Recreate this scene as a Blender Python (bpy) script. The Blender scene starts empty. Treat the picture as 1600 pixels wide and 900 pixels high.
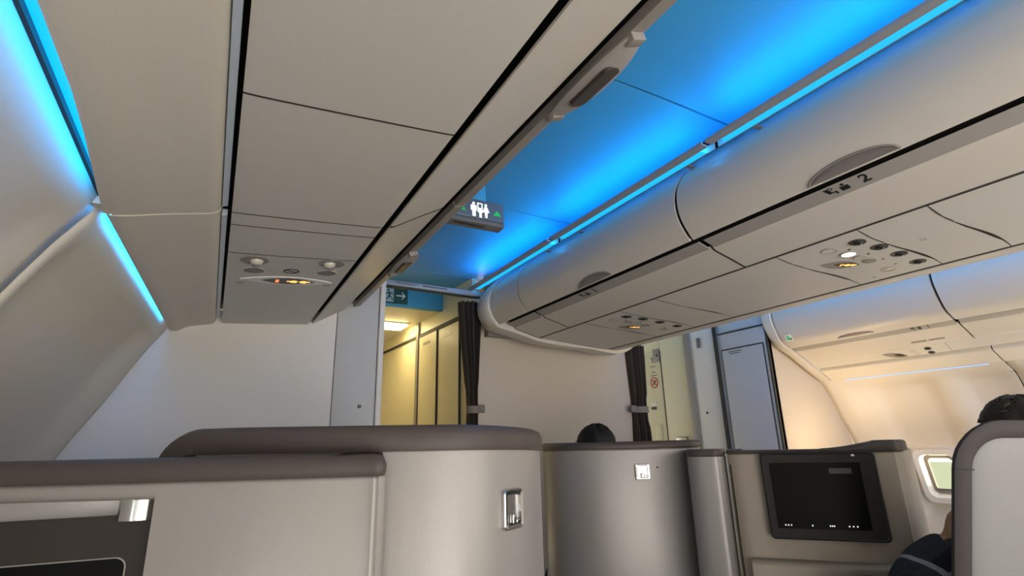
import bpy, bmesh, math, random
from mathutils import Vector, Matrix
random.seed(7)
sc = bpy.context.scene
COL = sc.collection
V = Vector
EYE = 1.2                       # eye height above the cabin floor

# ------------------------------------------------------------------ camera
FPX = 830.0
def _basis():
    y = V((327 - 800, -(705 - 450), FPX)).normalized()
    r = math.radians(1.4)
    u = (-math.sin(r), math.cos(r))
    d = -FPX * FPX / ((327 - 800) * u[0] + (-(705 - 450)) * u[1])
    z = V((u[0] * d, u[1] * d, FPX)).normalized()
    z = (z - y * z.dot(y)).normalized()
    x = y.cross(z)
    if x.x < 0: x = -x
    return x, y, z
BX, BY, BZ = _basis()           # world axes seen in (right, up, forward)
cam_data = bpy.data.cameras.new('camera')
cam = bpy.data.objects.new('camera', cam_data); COL.objects.link(cam)
cam_data.sensor_width = 36.0
cam_data.lens = 36.0 * FPX / 1600.0
cam_data.clip_start = 0.05
R_ = V((BX.x, BY.x, BZ.x)); U_ = V((BX.y, BY.y, BZ.y)); F_ = V((BX.z, BY.z, BZ.z))
cam.matrix_world = Matrix(((R_.x, U_.x, -F_.x, 0), (R_.y, U_.y, -F_.y, 0), (R_.z, U_.z, -F_.z, EYE), (0, 0, 0, 1)))
sc.camera = cam

def P(px, py, X=None, Y=None, Z=None, d=None):
    """point of the cabin on the line of sight through a photo pixel, at a given X, Y, Z or distance"""
    c = V((px - 800, -(py - 450), FPX))
    w = V((BX.dot(c), BY.dot(c), BZ.dot(c)))
    if X is not None: k = X / w.x
    elif Y is not None: k = Y / w.y
    elif Z is not None: k = (Z - EYE) / w.z
    else: k = d / FPX
    p = w * k
    return V((p.x, p.y, p.z + EYE))

# ------------------------------------------------------------------ light, exposure
sc.view_settings.view_transform = 'Standard'
sc.view_settings.look = 'None'
sc.view_settings.exposure = 0.25
sc.view_settings.gamma = 1.0
sc.view_settings.use_curve_mapping = False
W = bpy.data.worlds.new('world'); sc.world = W; W.use_nodes = True
bg = W.node_tree.nodes['Background']
bg.inputs[0].default_value = (1.0, 0.93, 0.86, 1)
bg.inputs[1].default_value = 1.0
_nt = W.node_tree                # added fill: brighter below the horizon to lift the bin undersides, weaker above
_tc = _nt.nodes.new('ShaderNodeTexCoord'); _sx = _nt.nodes.new('ShaderNodeSeparateXYZ'); _mr = _nt.nodes.new('ShaderNodeMapRange')
_mr.inputs['From Min'].default_value = -0.25; _mr.inputs['From Max'].default_value = 0.25
_mr.inputs['To Min'].default_value = 5.6; _mr.inputs['To Max'].default_value = 1.5
_nt.links.new(_tc.outputs['Generated'], _sx.inputs[0]); _nt.links.new(_sx.outputs[2], _mr.inputs['Value']); _nt.links.new(_mr.outputs[0], bg.inputs[1])

def area(name, loc, target, sx, sy, power, color):
    l = bpy.data.lights.new(name, 'AREA'); l.shape = 'RECTANGLE'; l.size = sx; l.size_y = sy
    l.energy = power; l.color = color
    o = bpy.data.objects.new(name, l); COL.objects.link(o); o.location = loc
    o.rotation_euler = (V(target) - V(loc)).to_track_quat('-Z', 'Y').to_euler()
    return o
# daylight reflected up from the bright apron through the right-hand windows
area('daylight_right', (5.35, 0.9, 0.25), (3.9, 1.0, 1.7), 3.6, 0.7, 480, (1.0, 0.76, 0.45))
# daylight through the left-hand windows behind the viewer
area('daylight_left', (-1.15, -0.35, 1.05), (1.5, 1.2, 1.0), 1.5, 0.6, 45, (0.92, 0.97, 1.0))

# ------------------------------------------------------------------ materials
def srgb(r, g, b):
    f = lambda c: (c / 255 / 12.92) if c / 255 <= 0.04045 else ((c / 255 + 0.055) / 1.055) ** 2.4
    return (f(r), f(g), f(b))
def mat(name, col, rough=0.5, metal=0.0, bump=0.0, bscale=300.0, var=0.0, emit=None, estr=0.0, spec=0.5, coat=0.0):
    m = bpy.data.materials.new(name); m.use_nodes = True
    nt = m.node_tree; b = nt.nodes['Principled BSDF']
    b.inputs['Base Color'].default_value = (*col, 1)
    b.inputs['Roughness'].default_value = rough
    b.inputs['Metallic'].default_value = metal
    b.inputs['Specular IOR Level'].default_value = spec
    b.inputs['Coat Weight'].default_value = coat
    if bump or var:
        tc = nt.nodes.new('ShaderNodeTexCoord')
        n = nt.nodes.new('ShaderNodeTexNoise'); n.inputs['Scale'].default_value = bscale; n.inputs['Detail'].default_value = 3
        nt.links.new(tc.outputs['Object'], n.inputs['Vector'])
        if bump:
            bp = nt.nodes.new('ShaderNodeBump'); bp.inputs['Strength'].default_value = bump; bp.inputs['Distance'].default_value = 0.002
            nt.links.new(n.outputs['Fac'], bp.inputs['Height']); nt.links.new(bp.outputs['Normal'], b.inputs['Normal'])
        if var:
            r = nt.nodes.new('ShaderNodeMapRange'); r.inputs['To Min'].default_value = 1 - var; r.inputs['To Max'].default_value = 1 + var
            h = nt.nodes.new('ShaderNodeHueSaturation'); h.inputs['Color'].default_value = (*col, 1)
            nt.links.new(n.outputs['Fac'], r.inputs['Value']); nt.links.new(r.outputs['Result'], h.inputs['Value'])
            nt.links.new(h.outputs['Color'], b.inputs['Base Color'])
    if emit:
        b.inputs['Emission Color'].default_value = (*emit, 1); b.inputs['Emission Strength'].default_value = estr
    return m
M = {}
M['bin'] = mat('bin_plastic', (0.60, 0.555, 0.49), 0.42, bump=0.12, bscale=260, var=0.05)
M['psu'] = mat('panel_plastic', (0.60, 0.57, 0.52), 0.45, bump=0.12, bscale=240, var=0.05)
M['wall'] = mat('wall_plastic', (0.68, 0.63, 0.55), 0.5, bump=0.15, bscale=220, var=0.05)
M['ceiling'] = mat('ceiling_plastic', (0.05, 0.31, 0.52), 0.5, var=0.03, bscale=90)  # white panels; the blue of the cove light is put into this base colour
M['bulkhead'] = mat('bulkhead_laminate', (0.72, 0.70, 0.66), 0.55, bump=0.1, bscale=350, var=0.06)
M['bulk_warm'] = mat('bulkhead_beige', (0.50, 0.44, 0.365), 0.55, bump=0.1, bscale=350, var=0.06)
M['galley'] = mat('galley_laminate', (0.70, 0.64, 0.44), 0.45, bump=0.08, bscale=300, var=0.04)
M['closet'] = mat('closet_laminate', (0.50, 0.51, 0.51), 0.5, bump=0.08, bscale=300, var=0.05)
M['dark'] = mat('dark_gap', (0.012, 0.011, 0.010), 0.7)
M['seam'] = mat('seam_rubber', (0.03, 0.027, 0.024), 0.7)
M['grey_trim'] = mat('grey_trim', (0.26, 0.235, 0.21), 0.4, bump=0.1, bscale=300)
M['label_rail'] = mat('label_rail', (0.33, 0.31, 0.285), 0.45, bump=0.1, bscale=300)
M['handle'] = mat('handle_plastic', (0.20, 0.18, 0.17), 0.3)
M['cap'] = mat('taupe_vinyl', (0.075, 0.059, 0.054), 0.42, bump=0.25, bscale=500, var=0.08, spec=0.3)
M['shell'] = mat('pearl_shell', (0.31, 0.287, 0.268), 0.32, metal=0.2, bump=0.16, bscale=420, var=0.05)
M['shell_backlit'] = mat('champagne_shell_backlit', (0.32, 0.265, 0.205), 0.45, metal=0.1, bump=0.22, bscale=420, var=0.06)  # darker, warmer shell tone: backlit shade put into the base colour
M['white'] = mat('white_plastic', (0.80, 0.79, 0.77), 0.4)
M['chrome'] = mat('chrome', (0.55, 0.55, 0.54), 0.16, metal=1.0)
M['steel'] = mat('brushed_steel', (0.36, 0.355, 0.35), 0.3, metal=1.0)
M['bezel'] = mat('monitor_bezel', (0.026, 0.021, 0.018), 0.5, bump=0.1, bscale=500, spec=0.2)
M['screen'] = mat('monitor_glass', (0.003, 0.003, 0.003), 0.3, spec=0.06)
M['fabric_dark'] = mat('charcoal_trim', (0.058, 0.050, 0.050), 0.65, bump=0.2, bscale=600, var=0.1, spec=0.25)
M['fabric_grey'] = mat('grey_panel', (0.26, 0.255, 0.25), 0.6, bump=0.3, bscale=500, var=0.08)
M['curtain'] = mat('curtain_cloth', (0.060, 0.046, 0.038), 0.9, bump=0.3, bscale=500, var=0.15)
M['strap'] = mat('strap_cloth', (0.20, 0.175, 0.15), 0.8)
M['black'] = mat('black_print', (0.012, 0.012, 0.012), 0.5)
M['greyprint'] = mat('grey_print', (0.12, 0.12, 0.12), 0.5)
M['red'] = mat('red_print', (0.55, 0.06, 0.02), 0.5)
M['green'] = mat('green_sign', (0.006, 0.060, 0.032), 0.4)
M['green_lit'] = mat('green_mark', (0.02, 0.45, 0.10), 0.4, emit=(0.02, 0.5, 0.10), estr=0.25)
M['sign_body'] = mat('sign_body', (0.10, 0.13, 0.17), 0.4)
M['sign_base'] = mat('sign_base', (0.13, 0.13, 0.135), 0.45)
M['white_lit'] = mat('lit_white_symbol', (0.9, 0.9, 0.9), 0.4, emit=(1, 1, 1), estr=0.9)
M['amber'] = mat('lit_amber_symbol', (0.8, 0.4, 0.1), 0.4, emit=(1.0, 0.42, 0.10), estr=1.5)
M['orange_red'] = mat('lit_red_symbol', (0.8, 0.2, 0.1), 0.4, emit=(1.0, 0.22, 0.07), estr=1.3)
M['green_led'] = mat('green_led', (0.1, 0.5, 0.1), 0.4, emit=(0.1, 0.6, 0.12), estr=0.6)
M['white_dot'] = mat('lit_screen_icon', (0.8, 0.8, 0.8), 0.4, emit=(1, 1, 1), estr=0.8)
M['screen_glow'] = mat('dim_screen_block', (0.01, 0.01, 0.01), 0.4, emit=(0.02, 0.022, 0.022), estr=0.10)
M['lens'] = mat('lamp_lens', (0.62, 0.58, 0.50), 0.2, spec=0.7)
M['lens_grey'] = mat('speaker_grey', (0.20, 0.175, 0.17), 0.5)
M['lens_lit'] = mat('reading_lamp_lit', (0.9, 0.88, 0.8), 0.3, emit=(1.0, 0.93, 0.78), estr=2.2)
BLUE = (0.0, 0.37, 1.0)
M['blue_tube'] = mat('blue_lamp_tube', (0.5, 0.6, 0.7), 0.4, emit=BLUE, estr=42.0)
M['blue_wall'] = mat('blue_sidewall_lamp', (0.5, 0.6, 0.7), 0.4, emit=(0.0, 0.36, 1.0), estr=20.0)
M['blue_wall2'] = mat('blue_sidewall_lamp_forward', (0.5, 0.6, 0.7), 0.4, emit=(0.0, 0.36, 1.0), estr=24.0)
M['blue_lens'] = mat('blue_lamp_lens', (0.05, 0.14, 0.2), 0.3, emit=(0.0, 0.46, 0.95), estr=0.95)
M['blue_dim'] = mat('dim_blue_lens', (0.45, 0.55, 0.6), 0.3, emit=(0.10, 0.42, 0.80), estr=0.45)
M['pale_strip'] = mat('pale_light_guide', (0.50, 0.58, 0.66), 0.3)
M['galley_lamp'] = mat('galley_lamp', (0.9, 0.9, 0.8), 0.4, emit=(1.0, 0.80, 0.40), estr=20.0)
M['glass'] = None
M['carpet'] = mat('carpet', (0.22, 0.21, 0.20), 0.95, bump=0.5, bscale=700, var=0.2)
M['skin'] = mat('skin', (0.50, 0.30, 0.175), 0.55, var=0.06, bscale=60)
M['hair'] = mat('dark_hair', (0.016, 0.010, 0.007), 0.5, bump=0.6, bscale=160, var=0.3)
M['hair_black'] = mat('black_hair', (0.006, 0.005, 0.005), 0.6, bump=0.6, bscale=160)
M['denim'] = mat('navy_denim', (0.012, 0.016, 0.045), 0.85, bump=0.4, bscale=600, var=0.2)
M['shirt_plain'] = mat('dark_shirt', (0.03, 0.03, 0.035), 0.85)
M['seat'] = mat('seat_fabric', (0.10, 0.095, 0.10), 0.85, bump=0.3, bscale=600)
M['metal_dark'] = mat('vent_dark', (0.035, 0.028, 0.022), 0.4)
M['grass'] = mat('airfield_grass', (0.42, 0.47, 0.31), 0.9, var=0.15, bscale=0.6)

def glass_mat():
    m = bpy.data.materials.new('window_pane'); m.use_nodes = True; nt = m.node_tree
    out = nt.nodes['Material Output']; nt.nodes.remove(nt.nodes['Principled BSDF'])
    t = nt.nodes.new('ShaderNodeBsdfTransparent'); t.inputs[0].default_value = (0.93, 0.95, 0.93, 1)
    g = nt.nodes.new('ShaderNodeBsdfGlossy'); g.inputs['Roughness'].default_value = 0.05
    x = nt.nodes.new('ShaderNodeMixShader'); x.inputs[0].default_value = 0.06
    nt.links.new(t.outputs[0], x.inputs[1]); nt.links.new(g.outputs[0], x.inputs[2]); nt.links.new(x.outputs[0], out.inputs[0])
    return m
M['glass'] = glass_mat()

def plaid_mat():
    m = bpy.data.materials.new('plaid_flannel'); m.use_nodes = True; nt = m.node_tree; b = nt.nodes['Principled BSDF']
    b.inputs['Roughness'].default_value = 0.9
    tc = nt.nodes.new('ShaderNodeTexCoord')
    mp = nt.nodes.new('ShaderNodeMapping'); mp.inputs['Rotation'].default_value = (0.5, 0.6, 0.55)
    nt.links.new(tc.outputs['Object'], mp.inputs['Vector'])
    sx = nt.nodes.new('ShaderNodeSeparateXYZ'); nt.links.new(mp.outputs[0], sx.inputs[0])
    def band(sock, freq, off, width):
        a = nt.nodes.new('ShaderNodeMath'); a.operation = 'MULTIPLY_ADD'; a.inputs[1].default_value = freq; a.inputs[2].default_value = off
        nt.links.new(sock, a.inputs[0])
        f = nt.nodes.new('ShaderNodeMath'); f.operation = 'FRACT'; nt.links.new(a.outputs[0], f.inputs[0])
        l = nt.nodes.new('ShaderNodeMath'); l.operation = 'LESS_THAN'; l.inputs[1].default_value = width; nt.links.new(f.outputs[0], l.inputs[0])
        return l.outputs[0]
    def mixc(fac, a, bcol):
        x = nt.nodes.new('ShaderNodeMix'); x.data_type = 'RGBA'
        nt.links.new(fac, x.inputs[0])
        if isinstance(a, tuple): x.inputs[6].default_value = (*a, 1)
        else: nt.links.new(a, x.inputs[6])
        x.inputs[7].default_value = (*bcol, 1)
        return x.outputs[2]
    c = mixc(band(sx.outputs[0], 9, 0.35, 0.35), (0.006, 0.007, 0.012), (0.035, 0.040, 0.048))
    c = mixc(band(sx.outputs[2], 9, 0.1, 0.3), c, (0.022, 0.027, 0.04))
    c = mixc(band(sx.outputs[0], 9, 0.0, 0.11), c, (0.30, 0.31, 0.34))
    c = mixc(band(sx.outputs[2], 9, 0.55, 0.10), c, (0.24, 0.26, 0.29))
    nt.links.new(c, b.inputs['Base Color'])
    return m
M['plaid'] = plaid_mat()

# ------------------------------------------------------------------ mesh helpers
ORIGIN = {}
def thing(name, label, cat, loc, group=None):
    o = bpy.data.objects.new(name, None); COL.objects.link(o); o.location = loc; o.empty_display_size = 0.05
    o['label'] = label; o['category'] = cat
    if group: o['group'] = group
    ORIGIN[o] = V(loc); return o
def tag(o, label, cat, group=None, kind=None):
    o['label'] = label; o['category'] = cat
    if group: o['group'] = group
    if kind: o['kind'] = kind
    return o
def struct(o):
    o['kind'] = 'structure'; return o
class MB:
    def __init__(s): s.b = bmesh.new()
    def loft(s, secs, close=True, caps=True):
        b = s.b; rows = [[b.verts.new(p) for p in sec] for sec in secs]; n = len(rows[0])
        for i in range(len(rows) - 1):
            for j in range(n if close else n - 1):
                k = (j + 1) % n
                b.faces.new((rows[i][j], rows[i][k], rows[i + 1][k], rows[i + 1][j]))
        if close and caps:
            b.faces.new(rows[0][::-1]); b.faces.new(rows[-1])
        return s
    def ext(s, prof, y0, y1):        # (x, dz) section running along the cabin
        return s.loft([[V((x, y, z + EYE)) for x, z in prof] for y in (y0, y1)])
    def prism(s, pts, vec):
        vec = V(vec); return s.loft([[V(p) for p in pts], [V(p) + vec for p in pts]])
    def box(s, c, size, mtx=None, bev=0.0):
        t = bmesh.new(); bmesh.ops.create_cube(t, size=1.0)
        for v in t.verts: v.co = V((v.co.x * size[0], v.co.y * size[1], v.co.z * size[2]))
        if bev: bmesh.ops.bevel(t, geom=t.edges[:], offset=bev, segments=3, profile=0.5, affect='EDGES')
        for v in t.verts: v.co = (mtx @ (v.co + V(c))) if mtx else v.co + V(c)
        return s._merge(t)
    def _merge(s, t):
        mp = {v: s.b.verts.new(v.co) for v in t.verts}
        for f in t.faces: s.b.faces.new([mp[v] for v in f.verts])
        t.free(); return s
    def ball(s, c, r, mtx=None, seg=20, rings=12):
        t = bmesh.new(); bmesh.ops.create_uvsphere(t, u_segments=seg, v_segments=rings, radius=1.0)
        rr = r if hasattr(r, '__len__') else (r, r, r)
        for v in t.verts:
            p = V((v.co.x * rr[0], v.co.y * rr[1], v.co.z * rr[2])) + V(c); v.co = mtx @ p if mtx else p
        return s._merge(t)
    def disc(s, mtx, rx, ry, t0, t1, n=28, c=(0, 0)):      # elliptical plate in a local frame
        pts = [(c[0] + rx * math.cos(2 * math.pi * i / n), c[1] + ry * math.sin(2 * math.pi * i / n)) for i in range(n)]
        return s.loft([[mtx @ V((x, y, t)) for x, y in pts] for t in (t0, t1)])
    def ring(s, mtx, rx, ry, w, t0, t1, n=32, c=(0, 0)):
        rows = []
        for i in range(n):
            a = 2 * math.pi * i / n; ca, sa = math.cos(a), math.sin(a)
            o = (c[0] + rx * ca, c[1] + ry * sa); q = (c[0] + (rx - w) * ca, c[1] + (ry - w) * sa)
            rows.append([mtx @ V((o[0], o[1], t0)), mtx @ V((o[0], o[1], t1)), mtx @ V((q[0], q[1], t1)), mtx @ V((q[0], q[1], t0))])
        rows.append(rows[0]); return s.loft(rows, caps=False)
    def poly(s, mtx, pts, t0, t1):
        return s.loft([[mtx @ V((x, y, t)) for x, y in pts] for t in (t0, t1)])
    def tube(s, path, r, n=10, caps=True):
        path = [V(p) for p in path]; rows = []
        for i, p in enumerate(path):
            a = path[max(i - 1, 0)]; c = path[min(i + 1, len(path) - 1)]; d = (c - a).normalized()
            up = V((0, 0, 1)) if abs(d.z) < 0.9 else V((1, 0, 0))
            x = d.cross(up).normalized(); y = d.cross(x)
            rr = r[i] if hasattr(r, '__len__') else r
            rows.append([p + x * rr * math.cos(2 * math.pi * k / n) + y * rr * math.sin(2 * math.pi * k / n) for k in range(n)])
        return s.loft(rows, caps=caps)
    def build(s, name, m, parent=None, origin=None, ang=32, kind=None):
        b = s.b; bmesh.ops.remove_doubles(b, verts=b.verts[:], dist=1e-6)
        bmesh.ops.recalc_face_normals(b, faces=b.faces[:])
        for f in b.faces: f.smooth = True
        for e in b.edges:
            if len(e.link_faces) == 2: e.smooth = e.calc_face_angle(0) < math.radians(ang)
        if parent is not None: o0 = ORIGIN[parent]
        elif origin is not None: o0 = V(origin)
        else:
            o0 = V((0, 0, 0)); n = max(1, len(b.verts))
            for v in b.verts: o0 += v.co
            o0 /= n; o0.z = min(v.co.z for v in b.verts)
        for v in b.verts: v.co -= o0
        me = bpy.data.meshes.new(name); b.to_mesh(me); b.free()
        me.materials.append(m if not isinstance(m, str) else M[m])
        o = bpy.data.objects.new(name, me); COL.objects.link(o)
        if parent is not None: o.parent = parent
        else: o.location = o0
        ORIGIN[o] = o0
        if kind: o['kind'] = kind
        return o
    def split(s, name, m, parent):      # one object for every separate piece
        b = s.b; b.verts.ensure_lookup_table(); seen = set(); isl = []
        for v in b.verts:
            if v in seen: continue
            st = [v]; seen.add(v); g = []
            while st:
                q = st.pop(); g.append(q)
                for e in q.link_edges:
                    w = e.other_vert(q)
                    if w not in seen: seen.add(w); st.append(w)
            isl.append(g)
        out = []
        for g in isl:
            mb = MB(); mp = {v: mb.b.verts.new(v.co) for v in g}; fs = set(f for v in g for f in v.link_faces)
            for f in fs: mb.b.faces.new([mp[v] for v in f.verts])
            out.append(mb.build(name, m, parent))
        b.free(); return out
def frame(o, x, y):
    x = V(x).normalized(); y = V(y); y = (y - x * y.dot(x)).normalized(); z = x.cross(y)
    return Matrix(((x.x, y.x, z.x, o[0]), (x.y, y.y, z.y, o[1]), (x.z, y.z, z.z, o[2]), (0, 0, 0, 1)))
def rrect(w, h, r, n=6, cx=0, cy=0):
    pts = []
    for (sx, sy, a0) in ((1, 1, 0), (-1, 1, 90), (-1, -1, 180), (1, -1, 270)):
        for i in range(n + 1):
            a = math.radians(a0 + 90 * i / n)
            pts.append((cx + sx * (w / 2 - r) + r * math.cos(a), cy + sy * (h / 2 - r) + r * math.sin(a)))
    return pts
def catmull(pts, n=8):
    pts = [V(p) for p in pts]; out = []
    for i in range(len(pts) - 1):
        p0 = pts[max(i - 1, 0)]; p1 = pts[i]; p2 = pts[i + 1]; p3 = pts[min(i + 2, len(pts) - 1)]
        for k in range(n):
            t = k / n
            out.append(0.5 * ((2 * p1) + (p2 - p0) * t + (2 * p0 - 5 * p1 + 4 * p2 - p3) * t * t + (3 * p1 - p0 - 3 * p2 + p3) * t ** 3))
    out.append(pts[-1]); return out
def offset2(pts, d):                # shift an open 2-D line to its left by d
    out = []
    for i, p in enumerate(pts):
        a = V(pts[max(i - 1, 0)]); c = V(pts[min(i + 1, len(pts) - 1)]); t = (c - a).normalized()
        out.append((p[0] - t.y * d, p[1] + t.x * d))
    return out
def text_on(mb, s, size, mtx, align='CENTER', t=0.0006, bold=0.0):
    cu = bpy.data.curves.new('txt', 'FONT'); cu.body = s; cu.size = size; cu.align_x = align; cu.align_y = 'CENTER'; cu.extrude = t; cu.offset = bold; cu.resolution_u = 4
    ob = bpy.data.objects.new('txt', cu); COL.objects.link(ob)
    dg = bpy.context.evaluated_depsgraph_get(); me = bpy.data.meshes.new_from_object(ob.evaluated_get(dg))
    bpy.data.objects.remove(ob); bpy.data.curves.remove(cu)
    t_ = bmesh.new(); t_.from_mesh(me); bpy.data.meshes.remove(me)
    for v in t_.verts: v.co = mtx @ v.co
    return mb._merge(t_)
def sstep(a, b, x):
    t = max(0.0, min(1.0, (x - a) / (b - a))); return t * t * (3 - 2 * t)

# ------------------------------------------------------------------ the room
YB = -1.6                       # the cabin is modelled from here forward
struct(MB().box((2.0, 2.2, -0.05), (5.6, 7.8, 0.1)).build('floor', 'carpet'))

def interp(tab, z):
    tab = sorted(tab)
    if z <= tab[0][0]: return tab[0][1]
    for (a, x0), (b, x1) in zip(tab, tab[1:]):
        if z <= b: return x0 + (x1 - x0) * (z - a) / (b - a)
    return tab[-1][1]
LW = [(-1.2, -0.60), (-0.9, -0.655), (-0.5, -0.665), (-0.2, -0.60), (-0.015, -0.534), (0.087, -0.48), (0.216, -0.405), (0.338, -0.346), (0.439, -0.292), (0.481, -0.266), (0.515, -0.243), (0.56, -0.225)]
RW = [(-1.2, 4.60), (-0.9, 4.68), (-0.6, 4.68), (-0.3, 4.645), (-0.05, 4.556), (0.003, 4.532), (0.131, 4.443), (0.25, 4.38), (0.312, 4.346), (0.396, 4.279), (0.43, 4.25), (0.48, 4.215)]
def frange(a, b, n): return [a + (b - a) * i / n for i in range(n + 1)]
WIN = [-0.6, -0.07, 0.46, 0.99, 1.52, 2.085]
WZ0, WZ1, WH = -0.455, -0.135, 0.125
def wall(name, tab, y0, y1, xfun, holes, zs_extra, thick):
    ys = sorted(set([round(v, 4) for v in frange(y0, y1, max(6, int((y1 - y0) / 0.045)))] + [round(c + s * WH, 4) for c in holes for s in (-1, 1) if y0 < c + s * WH < y1]))
    zs = sorted(set([round(v, 4) for v in frange(-1.2, tab[-1][0], 44)] + [WZ0, WZ1]))
    mb = MB(); b = mb.b
    g = [[b.verts.new((xfun(y, z), y, z + EYE)) for z in zs] for y in ys]
    for i in range(len(ys) - 1):
        for j in range(len(zs) - 1):
            yc = (ys[i] + ys[i + 1]) / 2; zc = (zs[j] + zs[j + 1]) / 2
            if any(abs(yc - c) < WH for c in holes) and WZ0 < zc < WZ1: continue
            b.faces.new((g[i][j], g[i][j + 1], g[i + 1][j + 1], g[i + 1][j]))
    o = mb.build(name, 'wall', ang=60)
    m = o.modifiers.new('Solidify', 'SOLIDIFY'); m.thickness = 0.006; m.offset = 0
    return struct(o)
def lx(y, z):
    x = interp(LW, z) - 0.06 * max(0.0, min(1.0, (2.8 - y) / 1.384))
    zr = min(1.0, max(0.0, (0.485 - z) / 0.035)) * sstep(-0.75, -0.55, z)
    dish = sstep(1.47, 1.53, y) * (1 - sstep(2.50, 2.66, y))
    dish = max(dish, sstep(0.1, 0.2, y) * (1 - sstep(1.30, 1.36, y)) * 0.6)
    return x - 0.035 * dish * zr
def rx(y, z):
    x = interp(RW, z)
    zr = min(1.0, max(0.0, (0.405 - z) / 0.03)) * sstep(-0.75, -0.55, z)
    k = 0.0
    for c in WIN:
        u = abs(y - c) / 0.26
        if c < 2.2: k = max(k, 1 - sstep(0.55, 1.0, u) if u < 1 else 0)
    k = 0.35 * (sstep(1.45, 1.52, y) * (1 - sstep(2.38, 2.46, y))) + 0.65 * k
    return x + 0.09 * k * zr
wall('wall_left', LW, YB, 1.412, lx, [-0.6, -0.07], [], 0.02)
wall('wall_left', LW, 1.420, 2.80, lx, [], [], 0.02)
wall('wall_right', RW, YB, 1.412, rx, [c for c in WIN if c < 1.3], [], -0.02)
wall('wall_right', RW, 1.420, 2.598, rx, [1.52 + 0.03, 2.085], [], -0.02)

for side, tab in ((-1, LW), (1, RW)):
    rows = []
    for z in frange(-1.2, tab[-1][0] - 0.04 * (side > 0), 30):
        x = (rx if side > 0 else lx)(1.412, z) + side * 0.008
        rows.append([V((x, 1.395, z + EYE)), V((x, 1.437, z + EYE)), V((x + side * 0.05, 1.437, z + EYE)), V((x + side * 0.05, 1.395, z + EYE))])
    struct(MB().loft(rows).build('trim_%d' % (20 + (side > 0)), 'seam'))

# windows: frame, reveal, pane
def window(n, c, side, label=None):
    if side > 0: xa = lambda z: interp(RW, z) + 0.055
    else: xa = lambda z: interp(LW, z) - 0.06
    p0 = V((xa(WZ0), c, WZ0 + EYE)); p1 = V((xa(WZ1), c, WZ1 + EYE)); mid = (p0 + p1) / 2
    f = frame(mid, (0, 1, 0) if side < 0 else (0, -1, 0), p1 - p0)
    h = (p1 - p0).length
    rows = []
    for (w_, h_, r_, t) in ((2 * WH + 0.05, h + 0.06, 0.06, -0.02), (2 * WH + 0.045, h + 0.055, 0.06, 0.022), (2 * WH - 0.02, h - 0.02, 0.05, 0.016), (2 * WH - 0.06, h - 0.06, 0.035, -0.05), (2 * WH + 0.05, h + 0.06, 0.06, -0.055)):
        rows.append([f @ V((x, y, t)) for x, y in rrect(w_, h_, r_)])
    rows.append(rows[0])
    fr = struct(MB().loft(rows, caps=False).build('window_%d' % n, 'white', origin=mid))
    MB().poly(f, rrect(2 * WH - 0.05, h - 0.05, 0.035), -0.046, -0.042).build('pane', 'glass', fr)
    MB().box((0, -h / 2 + 0.055, -0.034), (2 * WH - 0.07, 0.012, 0.008), f, 0.002).build('shade_edge', 'greyprint', fr)
    rows2 = []
    for (w_, h_, t) in ((2 * WH - 0.055, h - 0.055, -0.040), (2 * WH - 0.055, h - 0.055, -0.030), (2 * WH - 0.095, h - 0.095, -0.030), (2 * WH - 0.095, h - 0.095, -0.040)):
        rows2.append([f @ V((x, y, t)) for x, y in rrect(w_, h_, 0.03)])
    rows2.append(rows2[0]); MB().loft(rows2, caps=False).build('gasket', 'grey_trim', fr)
n = 1
for c in WIN:
    cc = 1.55 if abs(c - 1.52) < 0.01 else c
    window(n, cc, 1); n += 1
for c in (-0.6, -0.07): window(n, c, -1); n += 1

# ground outside
gr = MB().box((60, 5, -3.6), (104, 160, 0.1)).build('ground', 'grass'); struct(gr)

# ceiling panels, one per bay, running out over the top of both bins
def ceil_prof(x0, x1):
    pts = []
    for i in range(21):
        t = i / 20; x = x0 + (x1 - x0) * t
        pts.append((x, 1.10 - 0.012 * sstep(0.75, 0.0, t) + 0.012 * math.sin(math.pi * t)))
    return pts + [(x, z + 0.02) for x, z in pts[::-1]]
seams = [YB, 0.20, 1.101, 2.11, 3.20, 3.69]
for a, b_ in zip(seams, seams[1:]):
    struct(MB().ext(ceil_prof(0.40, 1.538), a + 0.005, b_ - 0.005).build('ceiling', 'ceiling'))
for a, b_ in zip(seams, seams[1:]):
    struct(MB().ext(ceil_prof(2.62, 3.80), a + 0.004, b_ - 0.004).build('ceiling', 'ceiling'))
struct(MB().box((2.07, 2.5, 1.16 + EYE), (5.4, 8.3, 0.02)).build('ceiling', 'dark'))     # dark crown above the panels

# ------------------------------------------------------------------ overhead bins
def curve2(pts, n=5): return [(p.x, p.y) for p in catmull([V((a, b, 0)) for a, b in pts], n)]
def slab(line, t):                # closed section of a sheet of thickness t left of the line
    return list(line) + offset2(line, t)[::-1]

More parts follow.
